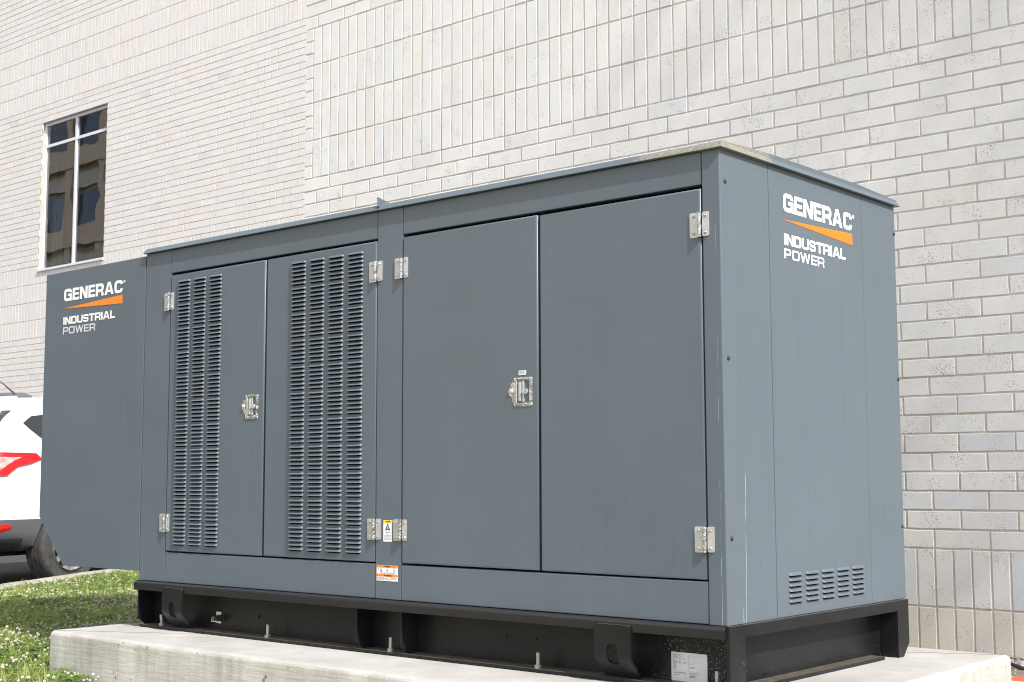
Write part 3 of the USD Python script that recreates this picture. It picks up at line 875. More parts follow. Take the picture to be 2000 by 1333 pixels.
def latch(parent, u0, v0, uR=0.092, h=0.109, key=True):
    """Recessed paddle latch: a pan with a side lobe and hinge rivet, a paddle, a key plug, four corner rivets."""
    pts = unary_union([rrect(u0, u0 + uR, v0, v0 + h, 0.008), Polygon([(u0 + 0.004, v0 + 0.010), (u0 - 0.005, v0 + 0.028), (u0 - 0.020, v0 + 0.046), (u0 - 0.024, v0 + 0.056), (u0 - 0.022, v0 + 0.068), (u0 - 0.009, v0 + 0.085), (u0 + 0.004, v0 + h - 0.010)]).buffer(0.003)])
    inner = rrect(u0 + 0.010, u0 + uR - 0.014, v0 + 0.010, v0 + h - 0.006, 0.005)
    pan = extrude(pts.difference(inner), 0.0045, 0.0)
    merge(pan, extrude(inner.buffer(0.003).difference(inner), 0.0075, 0.0))
    pan.xf(FR).build("latch", M_CHROME, parent, smooth=35)
    cup = MB()
    a, b, c_, d = u0 + 0.010, u0 + uR - 0.014, v0 + 0.010, v0 + h - 0.006
    cup.add([[a, c_, 0.006], [b, c_, 0.006], [b, d, 0.006], [a, d, 0.006], [a + 0.008, c_ + 0.006, 0.0012], [b - 0.004, c_ + 0.006, 0.0012], [b - 0.004, d - 0.008, 0.0012], [a + 0.008, d - 0.008, 0.0012]],
            [[0, 1, 5, 4], [1, 2, 6, 5], [2, 3, 7, 6], [3, 0, 4, 7], [4, 5, 6, 7]])
    cup.xf(FR).build("latch_cup", M_CHROME, parent)
    pd = panel(a + 0.015, a + 0.028, c_ + 0.010, d - 0.010, 0.007, 0.003, 0.0085)
    merge(pd, panel(a + 0.032, a + 0.042, c_ + 0.006, d - 0.006, 0.004, 0.002, 0.0055))
    merge(pd, cyl((a + 0.004, c_ + 0.008, 0.004), (0, 1, 0), 0.0035, d - c_ - 0.016, 8))
    pd.xf(FR).build("latch_paddle", M_STEEL, parent, smooth=35)
    kp_ = MB()
    cu, cv = u0 + uR - 0.030, v0 + h * 0.51
    merge(kp_, cyl((cu, cv, 0.001), (0, 0, 1), 0.0105, 0.010, 16))
    merge(kp_, cyl((cu - 0.011, cv - 0.001, 0.001), (0, 0, 1), 0.0058, 0.0115, 12))
    merge(kp_, dome_cap((u0 - 0.013, v0 + 0.058, 0.0045), (0, 0, 1.0), 0.0105, 0.007, 14, 4))
    for u in (u0 + 0.005, u0 + uR - 0.0055):
        for vv in (v0 + 0.006, v0 + h - 0.006):
            merge(kp_, dome_cap((u, vv, 0.0045), (0, 0, 1.0), 0.0048, 0.0032, 10, 3))
    kp_.xf(FR).build("latch_rivets", M_STEEL, parent, smooth=50)
    kh = MB().box(cu - 0.0012, cu + 0.0012, cv - 0.006, cv + 0.006, 0.0105, 0.0113)
    kh.xf(FR).build("keyhole", M_INK, parent)


LIPS = [1.4285 - g_ * 0.1156 - k * 0.0184 for g_ in range(11) for k in range(6)]
doors = []
for a, b, c_, d, out in ((-3.1055, -2.3925, 0.1465, 1.4705, 0.0025), (-2.3800, -1.6695, 0.1465, 1.4715, 0.0018), (-1.5125, -0.8010, 0.1475, 1.4700, 0.0035), (-0.7905, -0.0785, 0.1460, 1.4685, 0.0018)):
    doors.append(gpart(panel(a, b, c_, d, 0.034, 0.0080, out, 4), "door", M_PAINT, frame=FR))
louvre_set(doors[0], FRONT(-0.0025), [-3.043, -2.921, -2.799], LIPS, 0.092, False)
louvre_set(doors[1], FRONT(-0.0018), [-2.208, -2.087, -1.965, -1.843], LIPS, 0.0925, True)
end_panel = stage.GetPrimAtPath(gen.GetPath().AppendChild("end_panel"))
louvre_set(end_panel, SD, [0.404, 0.526, 0.646, 0.766, 0.886], [0.1405 - 0.0185 * k for k in range(6)], 0.0925, True)
for d_, uc, sgn in ((0, -3.1085, -1), (1, -1.6670, 1), (2, -1.5135, -1), (3, -0.0765, 1)):
    L_, R_ = (0.044, 0.030)
    for z0_, z1_ in ((1.299, 1.385), (0.2355, 0.3215)):
        if sgn > 0:
            hinge(doors[d_], uc, z0_, z1_, 0.044, 0.031)
        else:
            hinge(doors[d_], uc, z0_, z1_, 0.045, 0.031)
latch(doors[0], -2.5165, 0.7545)
latch(doors[2], -0.9175, 0.7520)
lt = extrude(rrect(-0.8925, -0.8565, 0.8695, 0.8870, 0.002), 0.0008, 0.0004)
lt.xf(FRONT(-0.0035)).build("latch_tag", M_LABEL, doors[2])
tk = MB()
for r_, (a, b) in enumerate(((0.004, 0.028), (0.004, 0.030), (0.004, 0.016), (0.022, 0.030))):
    zz = 0.8825 - 0.0038 * min(r_, 2)
    tk.box(-0.8925 + a, -0.8925 + b, zz - 0.0007, zz + 0.0007, 0.0012, 0.0016)
tk.xf(FRONT(-0.0035)).build("latch_tag_print", M_GREYINK, doors[2])

# plastic plugs and screws on the near end
for y_, z_ in ((0.0315, 1.487), (0.032, 0.8835), (0.032, 0.283), (1.336, 1.482), (1.334, 0.881), (1.331, 0.287)):
    dome_cap((0.0, y_, z_), (1, 0, 0), 0.0085, 0.005, 14, 4).build("plug", M_RUBBER, gen, smooth=60)

# ---- air hood on the far end
hood_poly = Polygon([(-4.236, 1.585), (-4.236, 0.292), (-3.992, 0.0425), (LX - 0.0015, 0.0425), (LX - 0.0015, 1.589)])
hd = extrude(hood_poly, WY - 0.02, -(WY - 0.012))
hood = gpart(hd, "air_hood", M_PAINT, frame=FR)
gpart(extrude(hood_poly.buffer(-0.002, join_style=2), 0.010, -0.0078), "hood_cover", M_PAINT, hood, frame=FR)
for z_, m_ in ((1.548, M_CHROME), (1.161, M_RUBBER), (0.782, M_CHROME), (0.398, M_CHROME)):
    dome_cap((-4.2355, 0.006, z_), (-1, 0, 0), 0.0095 if m_ is M_CHROME else 0.006, 0.007, 12, 4).build("rivet", m_, hood, smooth=60)


# ---- lettering
def arc(cx, cy, r, a0, a1, n=6):
    return [(cx + r * math.cos(math.radians(a)), cy + r * math.sin(math.radians(a))) for a in np.linspace(a0, a1, n)]


def glyph(ch, w, t, R):
    """Bold square-round capitals drawn from strokes: height 1, width w, stroke t, corner radius R."""
    l, r, b, T, m = t / 2, w - t / 2, t / 2, 1 - t / 2, 0.5
    S = lambda p: LineString(p).buffer(t / 2, cap_style=2, join_style=2, mitre_limit=2)
    TL, TR = lambda x0=l, y=T: arc(x0 + R, y - R, R, 180, 90), lambda x1=r, y=T: arc(x1 - R, y - R, R, 90, 0)
    BL, BR = lambda x0=l, y=b: arc(x0 + R, y + R, R, 180, 270), lambda x1=r, y=b: arc(x1 - R, y + R, R, 270, 360)
    vbar = lambda x0: sbox(x0, 0, x0 + t, 1)
    if ch == "I":
        return sbox(0, 0, t, 1)
    if ch in "O":
        return S(TL() + TR() + BR()[0:0] + arc(r - R, b + R, R, 0, -90) + arc(l + R, b + R, R, 270, 180) + TL()[:1] + TL()[1:2])
    if ch == "D":
        return unary_union([vbar(0), S([(0, T)] + TR() + arc(r - R, b + R, R, 0, -90) + [(0, b)])])
    if ch == "U":
        return S([(l, 1)] + [(l, b + R)] + BL() + BR() + [(r, 1)])
    if ch == "C":
        return S([(r, 0.66)] + TR()[::-1] + TL()[::-1] + BL() + BR() + [(r, 0.34)])
    if ch == "G":
        return unary_union([S([(r, 0.68)] + TR()[::-1] + TL()[::-1] + BL() + BR() + [(r, 0.53)]), sbox(w * 0.52, 0.40, w, 0.40 + t * 0.85), sbox(w - t * 0.7, 0, w, 0.40)])
    if ch == "S":
        m_ = 0.5
        return S([(r, 0.70)] + TR()[::-1] + TL()[::-1] + arc(l + R, m_ + R, R, 180, 270) + arc(r - R, m_ - R, R, 90, 0) + arc(r - R, b + R, R, 0, -90) + arc(l + R, b + R, R, 270, 180) + [(l, 0.30)])
    if ch == "T":
        return unary_union([sbox(0, 1 - t, w, 1), sbox(w / 2 - t / 2, 0, w / 2 + t / 2, 1)])
    if ch == "L":
        return unary_union([vbar(0), sbox(0, 0, w, t)])
    if ch == "E":
        return unary_union([vbar(0), sbox(0, 0, w, t * 0.95), sbox(0, 1 - t * 0.95, w, 1), sbox(0, 0.5 - t * 0.42, w * 0.94, 0.5 + t * 0.45)])
    if ch == "F":
        return unary_union([vbar(0), sbox(0, 1 - t, w, 1), sbox(0, 0.5 - t / 2, w * 0.9, 0.5 + t / 2)])
    if ch in "PR":
        q_ = 0.42
        bowl = S([(0, T)] + TR() + arc(r - R, q_ + R, R, 0, -90) + [(0, q_)])
        leg = [] if ch == "P" else [Polygon([(w * 0.45, q_), (w * 0.45 + t * 1.05, q_), (r + t / 2 - 0.02, q_ - 0.18), (r + t / 2, 0), (r - t / 2, 0), (r - t / 2 - 0.02, q_ - 0.14)])]
        return unary_union([vbar(0), bowl] + leg)
    if ch == "A":
        return unary_union([Polygon([(0, 0), (t * 1.05, 0), (w / 2 + t * 0.02, 0.80), (w - t * 1.05, 0), (w, 0), (w / 2 + t * 0.62, 1), (w / 2 - t * 0.62, 1)]).buffer(0),
                            sbox(w * 0.24, 0.20, w * 0.76, 0.20 + t * 0.8)])
    if ch == "N":
        return unary_union([vbar(0), vbar(w - t), Polygon([(0, 1), (t * 1.15, 1), (w, 0), (w - t * 1.15, 0)])])
    if ch == "W":
        q_ = t * 0.95
        return unary_union([Polygon([(0, 1), (q_, 1), (w * 0.27 + q_ / 2, 0), (w * 0.27 - q_ / 2, 0)]), Polygon([(w / 2 - q_ / 2, 1), (w / 2 + q_ / 2, 1), (w * 0.27 + q_ / 2, 0), (w * 0.27 - q_ / 2, 0)]),
                            Polygon([(w / 2 - q_ / 2, 1), (w / 2 + q_ / 2, 1), (w * 0.73 + q_ / 2, 0), (w * 0.73 - q_ / 2, 0)]), Polygon([(w - q_, 1), (w, 1), (w * 0.73 + q_ / 2, 0), (w * 0.73 - q_ / 2, 0)])])
    raise ValueError(ch)


def word(text, widths, t, R, u0, u1, v0, v1, gap):
    """The word fitted to the box."""
    shapes, x = [], 0.0
    for ch in text:
        w = widths.get(ch, 0.72) if ch != "I" else t
        shapes.append(affinity.translate(glyph(ch, w, t, R), x, 0))
        x += w + gap
    s = unary_union(shapes)
    a, b, c_, d = s.bounds
    s = affinity.translate(s, -a, -b)
    return affinity.translate(affinity.scale(s, (u1 - u0) / (c_ - a), (v1 - v0) / (d - b), origin=(0, 0)), u0, v0)


WG = {"G": 0.90, "E": 0.74, "N": 0.86, "R": 0.86, "A": 0.98, "C": 0.88}
WI = {"N": 0.98, "D": 1.0, "U": 0.98, "S": 0.92, "T": 0.94, "R": 0.98, "A": 1.12, "L": 0.80, "P": 0.94, "O": 1.06, "W": 1.42, "E": 0.86}


def logo(parent, frame, u0, u1, z, name_suffix, orange):
    (g0, g1, t0, t1, t2, i0, i1, iw, p0, p1, pw, tu) = z
    extrude(word("GENERAC", WG, 0.232, 0.18, u0, u1, g0, g1, 0.10), 0.0006, 0.0005).xf(frame).build("lettering", M_WHITE, parent)
    extrude(Polygon([(tu, t0), (u1, t1), (u1, t2)]), 0.0006, 0.0005).xf(frame).build("orange_wedge", orange, parent)
    extrude(word("INDUSTRIAL", WI, 0.235, 0.16, u0, u0 + iw, i0, i1, 0.10), 0.0006, 0.0005).xf(frame).build("lettering", M_WHITE, parent)
    extrude(word("POWER", WI, 0.185, 0.16, u0, u0 + pw, p0, p1, 0.14), 0.0006, 0.0005).xf(frame).build("lettering", M_PALE if orange is M_ORANGE else M_WHITE, parent)
    rg = unary_union([Point(0, 0).buffer(0.0075).difference(Point(0, 0).buffer(0.0058)), affinity.translate(affinity.scale(glyph("R", 0.8, 0.22, 0.15), 0.007, 0.008, origin=(0, 0)), -0.0028, -0.004)])
    extrude(affinity.translate(rg, u1 + 0.014, g1 - 0.010), 0.0006, 0.0005).xf(frame).build("registered_mark", M_WHITE, parent)


logo(hood, FRONT(-0.0022), -4.056, -3.5145, (1.4245, 1.4895, 1.3865, 1.4135, 1.3690, 1.3000, 1.3405, 0.4785, 1.2490, 1.2870, 0.302, -4.062), "", M_ORANGE)
logo(end_panel, SD, 0.4255, 0.9605, (1.4425, 1.5105, 1.4115, 1.4315, 1.3860, 1.3205, 1.3620, 0.4755, 1.2705, 1.3070, 0.300, 0.4175), "", M_ORANGE_END)

# ---- warning decals on the middle post
cd = extrude(ubox(-1.6200, -1.5693, 0.2305, 0.3170), 0.0006, 0.0004).xf(FR).build("caution_label", M_WHITE, gen, label="small white caution label with a yellow header")
extrude(ubox(-1.6198, -1.5695, 0.3060, 0.3168), 0.0004, 0.0011).xf(FR).build("yellow_header", M_YELLOW, cd)
extrude(word("CAUTION", WI | {"C": 0.95}, 0.22, 0.15, -1.606, -1.579, 0.3085, 0.3140, 0.12), 0.0003, 0.0016).xf(FR).build("lettering", M_INK, cd)
tri_o = Polygon([(-1.6075, 0.2795), (-1.5815, 0.2795), (-1.5945, 0.3025)]).buffer(0.0010)
sy = unary_union([tri_o.difference(Polygon([(-1.6075, 0.2795), (-1.5815, 0.2795), (-1.5945, 0.3025)]).buffer(-0.0022)), ubox(-1.6005, -1.5990, 0.2815, 0.2895), ubox(-1.5900, -1.5885, 0.2815, 0.2895), ubox(-1.5998, -1.5890, 0.2848, 0.2862), Point(-1.5945, 0.2915).buffer(0.0015)])
extrude(sy, 0.0004, 0.0011).xf(FR).build("warning_triangle", M_INK, cd)
ln = MB()
for k, (a, b) in enumerate(((0.008, 0.043), (0.010, 0.042), (0.017, 0.034), (0.005, 0.046), (0.007, 0.044), (0.005, 0.045), (0.006, 0.040))):
    z_ = 0.2740 - k * 0.0058
    x_ = a
    r2 = np.random.default_rng(k)
    while x_ < b:
        w_ = r2.uniform(0.003, 0.008)
        ln.box(-1.62 + x_, -1.62 + min(x_ + w_, b), z_ - 0.0011, z_ + 0.0011, 0.0011, 0.0014)
        x_ += w_ + 0.0016
ln.xf(FR).build("label_lines", M_GREYINK, cd)
wd_ = extrude(ubox(-1.6572, -1.5347, 0.0732, 0.1358), 0.0006, 0.0004).xf(FR).build("warning_label", M_WHITE, gen, label="wide white warning label with two orange bands")
ob = MB()
merge(ob, extrude(ubox(-1.6570, -1.5349, 0.1262, 0.1356), 0.0004, 0.0011))
merge(ob, extrude(ubox(-1.6570, -1.5349, 0.0905, 0.0995), 0.0004, 0.0011))
ob.xf(FR).build("orange_bands", M_ORANGE, wd_)
le = MB()
merge(le, extrude(word("WARNING", WI | {"G": 1.0}, 0.24, 0.15, -1.612, -1.580, 0.1284, 0.1335, 0.12), 0.0003, 0.0016))
merge(le, extrude(word("WARNING", WI | {"G": 1.0}, 0.24, 0.15, -1.615, -1.569, 0.0925, 0.0975, 0.12), 0.0003, 0.0016))
merge(le, extrude(unary_union([Point(-1.6325, 0.1225).buffer(0.0021), Polygon([(-1.6365, 0.1095), (-1.6325, 0.1195), (-1.6285, 0.1175), (-1.6250, 0.1095), (-1.6290, 0.1095), (-1.6315, 0.1140), (-1.6335, 0.1095)]),
                               ubox(-1.6480, -1.6425, 0.1180, 0.1215), ubox(-1.6500, -1.6490, 0.1105, 0.1160)]), 0.0003, 0.0011))
le.xf(FR).build("label_print", M_INK, wd_)
rd = MB()
for cu in (-1.5960, -1.5555):
    merge(rd, extrude(unary_union([Point(cu, 0.1160).buffer(0.0066).difference(Point(cu, 0.1160).buffer(0.0052)), ubox(cu - 0.0030, cu + 0.0030, 0.1150, 0.1165), ubox(cu - 0.0008, cu + 0.0020, 0.1125, 0.1150)]), 0.0003, 0.0011))
rd.xf(FR).build("prohibition_signs", M_REDINK, wd_)
ln = MB()
r2 = np.random.default_rng(5)
for z_ in (0.1065, 0.1038, 0.1012, 0.0868, 0.0838, 0.0808, 0.0778):
    x_ = 0.004
    while x_ < 0.112:
        w_ = r2.uniform(0.003, 0.011)
        if r2.random() < 0.85:
            ln.box(-1.6572 + x_, -1.6572 + x_ + w_, z_ - 0.0007, z_ + 0.0007, 0.0011, 0.0014)
        x_ += w_ + 0.0018
ln.xf(FR).build("label_lines", M_GREYINK, wd_)

# ---- black steel base
YW = 0.096
base = UsdGeom.Xform.Define(stage, path_for("base_frame", gen)).GetPrim()


def rail(x0, x1, y0, y1, z0, z1, r=0.009):
    m = m3.Manifold.hull(m3.Manifold.compose([m3.Manifold.cylinder(x1 - x0, r, r, 16).rotate([0, 90, 0]).translate([x0, y_, z_]) for y_ in (y0 + r, y1 - r) for z_ in (z1 - r,)]
                                             + [m3.Manifold.cube([x1 - x0, y1 - y0, 0.004]).translate([x0, y0, z0])]))
    return MB().tm(m)


rail(-3.3275, -0.0005, -0.0205, 0.06, -0.0435, -0.0012, 0.014).build("rail", M_RAIL, base, smooth=40)
MB().box(-3.322, -0.0005, YW, YW + 0.008, -0.2105, -0.044).build("web", M_BLACK_DUST, base)
MB().box(-3.322, -0.002, 0.012, YW + 0.02, PADZ + 0.0005, -0.2105).build("flange", M_BLACK, base)
MB().box(-3.30, -0.075, YW + 0.01, 1.25, PADZ + 0.0007, -0.0015).build("belly_pan", M_BLACK, base)
gus = Polygon([(0.0, -0.0438), (0.0, -0.183), (0.040, -0.2104), (YW, -0.2104), (YW, -0.0438)])
for x_ in (-3.3215, -1.7790, -1.5190):
    t = trimesh.creation.extrude_polygon(gus, 0.007, engine="earcut")
    v = np.asarray(t.vertices)
    MB().add(np.stack([x_ + v[:, 2], v[:, 0], v[:, 1]], 1), t.faces).build("gusset", M_BLACK, base)
# lifting lugs: bent plates with an oval eye
for x_ in (-3.083, -0.5285):
    w_, s1, s2, th = 0.153, 0.115, 0.096, 0.009
    up = unary_union([rrect(0, w_, -0.03, s1, 0.012), ubox(0, w_, -0.06, -0.02)])
    up = up.intersection(ubox(0, w_, 0, s1))
    dn = ubox(0, w_, -s2, 0)
    eye = LineString([(w_ * 0.50, -0.008), (w_ * 0.50, 0.026)]).buffer(0.0235)
    lug = MB()
    flat = unary_union([up, dn]).buffer(0.0004).difference(eye)
    strips = np.arange(-s2, s1 + 0.006, 0.006)
    for za, zb in zip(strips[:-1], strips[1:]):
        for g_ in getattr(flat.intersection(ubox(-0.01, w_ + 0.01, za, zb)), "geoms", [flat.intersection(ubox(-0.01, w_ + 0.01, za, zb))]):
            if g_.geom_type != "Polygon" or g_.area < 1e-8:
                continue
            t = trimesh.creation.extrude_polygon(g_, th, engine="earcut")
            v = np.asarray(t.vertices).copy()
            bend, rad = math.radians(43), 0.045           # plate turned inwards over a radius
            s_ = -v[:, 1]
            a_ = np.clip(s_ / rad + bend / 2, 0, bend)
            s0 = -rad * bend / 2
            yc = -0.0300 + rad * (1 - np.cos(a_)) + np.where(s_ > -s0, (s_ + s0) * math.sin(bend), 0)
            zc = -0.137 - s0 - rad * np.sin(a_) - np.where(s_ > -s0, (s_ + s0) * math.cos(bend), 0) + np.where(s_ < s0, s0 - s_, 0)
            off_ = th - v[:, 2]
            lug.add(np.stack([x_ + v[:, 0], yc + off_ * np.cos(a_), np.maximum(zc + off_ * np.sin(a_), -0.2100)], 1), t.faces)
    lug.build("lifting_lug", M_BLACK, base, smooth=30)
# end frame under the near end
XWb = -0.066
MB().box(0.0, 0.0125, -0.012, 0.087, PADZ + 0.0006, -0.0015).build("corner_plate", M_BLACK, base)
rail_e = m3.Manifold.hull(m3.Manifold.compose([m3.Manifold.cylinder(1.149, 0.006, 0.006, 12).rotate([-90, 0, 0]).translate([x_, 0.0875, -0.0075]) for x_ in (-0.05, 0.0065)]
                                              + [m3.Manifold.cube([0.0625, 1.149, 0.004]).translate([-0.05, 0.0875, -0.0425])]))
MB().tm(rail_e).build("end_rail", M_BLACK, base, smooth=40)
MB().box(XWb - 0.008, XWb, 0.10, 1.24, -0.2105, -0.0015).build("end_web", M_BLACK, base)
MB().box(XWb - 0.008, -0.004, 0.118, 1.147, PADZ + 0.0005, -0.2105).build("end_flange", M_BLACK, base)
rp = Polygon([(1.237, -0.0015), (1.237, PADZ + 0.0006), (1.283, PADZ + 0.0006), (1.336, -0.172), (1.336, -0.0015)])
t = trimesh.creation.extrude_polygon(rp, 0.0785, engine="earcut")
v = np.asarray(t.vertices)
MB().add(np.stack([-0.066 + v[:, 2], v[:, 0], v[:, 1]], 1), t.faces).build("corner_plate", M_BLACK, base)
holes = MB()
for u_, v_, r_ in ((-2.5205, -0.133, 0.010), (-1.0415, -0.1155, 0.0055), (-0.8920, -0.1148, 0.0055), (-2.63, -0.131, 0.003), (-2.585, -0.1315, 0.003), (-2.40, -0.185, 0.004)):
    merge(holes, extrude(Point(u_, v_).buffer(r_), 0.0004, 0.0003).xf(FRONT(YW)))
for y_, z_ in ((0.345, -0.196), (0.90, -0.1915), (1.19, -0.176)):
    for dy in (-0.018, 0.0, 0.018):
        merge(holes, extrude(ubox(y_ + dy - (0.0055 if dy == 0 else 0.003), y_ + dy + (0.0055 if dy == 0 else 0.003), z_ - 0.003, z_ + 0.003), 0.0004, 0.0003).xf(SIDE(XWb)))
holes.build("bolt_holes", M_DARK, base)
for x_ in (-3.171, -2.3835, -1.610, -0.837, -0.0675):
    ab = MB()
    merge(ab, cyl((x_, 0.035, -0.2104), (0, 0, 1), 0.0145, 0.012, 6))
    merge(ab, cyl((x_, 0.035, -0.2104), (0, 0, 1), 0.0075, 0.051 if x_ < -3 else 0.056, 10))
    if x_ < -3:
        ab.xf(lambda p, x0=x_: p + np.stack([-(p[:, 2] + 0.2) * 0.16 * (p[:, 2] > -0.197), 0 * p[:, 0], 0 * p[:, 0]], 1))
    ab.build("anchor_bolt", M_ZINC, base, smooth=40)
# drain fitting with two little white tags
ft = MB()
merge(ft, cyl((-2.785, YW, -0.154), (0, -1, 0), 0.016, 0.028, 6))
merge(ft, cyl((-2.785, YW - 0.026, -0.154), (0, -1, 0), 0.0105, 0.03, 12))
ft.build("drain_fitting", mat_noisy("tarnished_brass", (0.05, 0.045, 0.03), (0.20, 0.17, 0.10), scale=50, rough=0.5, metal=0.6), base, smooth=40)
for a, b, c_, d in ((-2.830, -2.7945, -0.181, -0.1292), (-2.8685, -2.8335, -0.1778, -0.1600)):
    extrude(ubox(a, b, c_, d), 0.0008, 0.0004).xf(FRONT(YW)).build("white_tag", M_LABEL, base)
    tl = MB()
    for z_ in np.arange(c_ + 0.005, d - 0.003, 0.0052):
        tl.box(a + 0.005, b - 0.006, z_ - 0.0007, z_ + 0.0007, 0.0012, 0.0015)
    tl.xf(FRONT(YW)).build("tag_lines", M_GREYINK, base)
# data label by the corner
dl = extrude(rrect(-0.2895, -0.1440, -0.2098, -0.1128, 0.004), 0.0008, 0.0004).xf(FRONT(YW)).build("data_label", M_LABEL, base, label="white printed data label with table and barcode")
ln = MB()
X_, Z_ = -0.2895, -0.1128
r2 = np.random.default_rng(9)
for k in range(16):
    z_ = Z_ - 0.006 - k * 0.0034
    for a, b, pr in ((0.006, 0.028, 1.0), (0.030, 0.045, 0.35), (0.048, 0.066, 0.25), (0.074, 0.10, 0.45 if (k < 2 or 8 < k < 14) else 0.0), (0.10, 0.118, 0.3 if 8 < k < 14 else 0)):
        if r2.random() < pr:
            ln.box(X_ + a, X_ + a + (b - a) * r2.uniform(0.4, 1), z_ - 0.0007, z_ + 0.0007, 0.0012, 0.0015)
for a, b, z_ in ((0.004, 0.142, -0.0320), (0.004, 0.070, -0.0200), (0.004, 0.142, -0.0625), (0.072, 0.142, -0.0480)):
    ln.box(X_ + a, X_ + b, Z_ + z_ - 0.0002, Z_ + z_ + 0.0002, 0.0012, 0.0014)
ln.box(X_ + 0.0705, X_ + 0.0712, Z_ - 0.062, Z_ - 0.004, 0.0012, 0.0014)
for a, b, z_, h_ in ((0.010, 0.024, -0.069, 0.0016), (0.029, 0.060, -0.069, 0.0016), (0.010, 0.016, -0.076, 0.0011), (0.020, 0.032, -0.076, 0.0011), (0.073, 0.112, -0.0665, 0.0011), (0.074, 0.104, -0.0725, 0.0010)):
    ln.box(X_ + a, X_ + b, Z_ + z_ - h_, Z_ + z_ + h_, 0.0012, 0.0015)
for k in range(16):
    ln.box(X_ + 0.074 + k * 0.00145, X_ + 0.0748 + k * 0.00145 + (0.0003 if k % 3 else 0), Z_ - 0.082, Z_ - 0.0762, 0.0012, 0.0015)
ln.xf(FRONT(YW)).build("label_print", M_GREYINK, dl)
# ------------------------------------------------------------------ parked car
HD = np.array([-0.264, 0.9645])
LFT = np.array([-0.9645, -0.264])
CAR_O = np.array([-8.50, 2.83]) + 0.93 * LFT


def CARF(p):
    return np.column_stack([CAR_O + np.outer(p[:, 0], HD) + np.outer(p[:, 1], LFT), LOT_Z + p[:, 2]])


ST = np.array([  # x, top z, bottom z, half width, roof half width
    [-0.935, 0.76, 0.40, 0.70, 0.62], [-0.92, 0.84, 0.36, 0.80, 0.72], [-0.88, 0.98, 0.345, 0.855, 0.74], [-0.84, 1.12, 0.34, 0.875, 0.77],
    [-0.78, 1.30, 0.335, 0.89, 0.80], [-0.70, 1.47, 0.33, 0.90, 0.79], [-0.60, 1.59, 0.32, 0.905, 0.77], [-0.45, 1.645, 0.31, 0.91, 0.735],
    [-0.1, 1.67, 0.28, 0.915, 0.69], [0.5, 1.68, 0.26, 0.92, 0.68], [1.1, 1.66, 0.26, 0.92, 0.66], [1.5, 1.58, 0.26, 0.92, 0.635], [1.8, 1.46, 0.26, 0.92, 0.62],
    [2.1, 1.27, 0.26, 0.92, 0.64], [2.35, 1.13, 0.27, 0.92, 0.70], [2.7, 1.075, 0.28, 0.915, 0.76], [3.1, 1.02, 0.28, 0.90, 0.74], [3.4, 0.93, 0.29, 0.83, 0.66], [3.54, 0.80, 0.32, 0.72, 0.58], [3.58, 0.70, 0.40, 0.62, 0.52]])


def car_loft(grow=0.0):
    rows = []
    for x, zr, zb, w, wr in ST:
        zr, zb, w, wr = zr + grow, zb - grow, w + grow, wr + grow
        xx = x + (-grow if x < -0.5 else grow if x > 3.0 else 0)
        belt = min(1.06, zr - 0.10)
        half = [(0.80 * w, zb), (0.94 * w, zb + 0.05), (0.985 * w, zb + 0.16), (w, zb + (belt - zb) * 0.45), (w, zb + (belt - zb) * 0.72), (0.985 * w, belt),
                (0.985 * w + (wr + 0.035 - 0.985 * w) * 0.5, belt + (zr - 0.085 - belt) * 0.5), (wr + 0.035, zr - 0.085), (wr - 0.005, zr - 0.038), (wr - 0.09, zr - 0.012), (wr * 0.45, zr)]
        ring = [(y, z) for y, z in half] + [(-y, z) for y, z in half[::-1]]
        rows.append([[xx, y, z] for y, z in ring])
    n = len(rows[0])
    v = np.array(rows).reshape(-1, 3)
    f = [[i * n + k, i * n + (k + 1) % n, (i + 1) * n + (k + 1) % n, (i + 1) * n + k] for i in range(len(rows) - 1) for k in range(n)]
    f = np.array(f)
    f = np.vstack([f[:, [0, 1, 2]], f[:, [0, 2, 3]]])
    c0, c1 = len(v), len(v) + 1
    v = np.vstack([v, v[:n].mean(0), v[-n:].mean(0)])
    e = (len(rows) - 1) * n
    f = np.vstack([f, [[c0, (k + 1) % n, k] for k in range(n)], [[c1, e + k, e + (k + 1) % n] for k in range(n)]])
    t = trimesh.Trimesh(v, f, process=False)
    if t.volume < 0:
        f = f[:, ::-1]
    return m3.Manifold(m3.Mesh(np.asarray(v, np.float32), np.asarray(f, np.uint32)))


def prism_y(pts, y0, y1):
    """Side-view polygon (x, z) extruded across the car."""
    return m3.Manifold.extrude(m3.CrossSection([np.array(pts)]), y1 - y0).rotate([90, 0, 0]).translate([0, y1, 0])


def prism_x(pts, x0, x1):
    """Rear-view polygon (y, z) extruded along the car."""
    return m3.Manifold.extrude(m3.CrossSection([np.array(pts)]), x1 - x0).rotate([90, 0, 90]).translate([x0, 0, 0])


def ccw(pts):
    return pts if Polygon(pts).exterior.is_ccw else pts[::-1]


body = car_loft()
arches = None
for ax in (0.0, 2.69):
    cy = m3.Manifold.cylinder(2.4, 0.392, 0.392, 40).rotate([90, 0, 0]).translate([ax, 1.2, 0.36])
    arches = cy if arches is None else arches + cy
core = m3.Manifold.cube([3.2, 1.20, 1.3]).translate([-0.55, -0.60, 0.3])
body = body - (arches - core)
low = 0.585
car = thing("parked_car", "white sport utility car parked past the kerb, half hidden behind the air hood", "car")


def cpart(man, name, mat, parent=car, smooth=40, **kw):
    return MB().tm(man).xf(CARF).build(name, mat, parent, smooth=smooth, **kw)


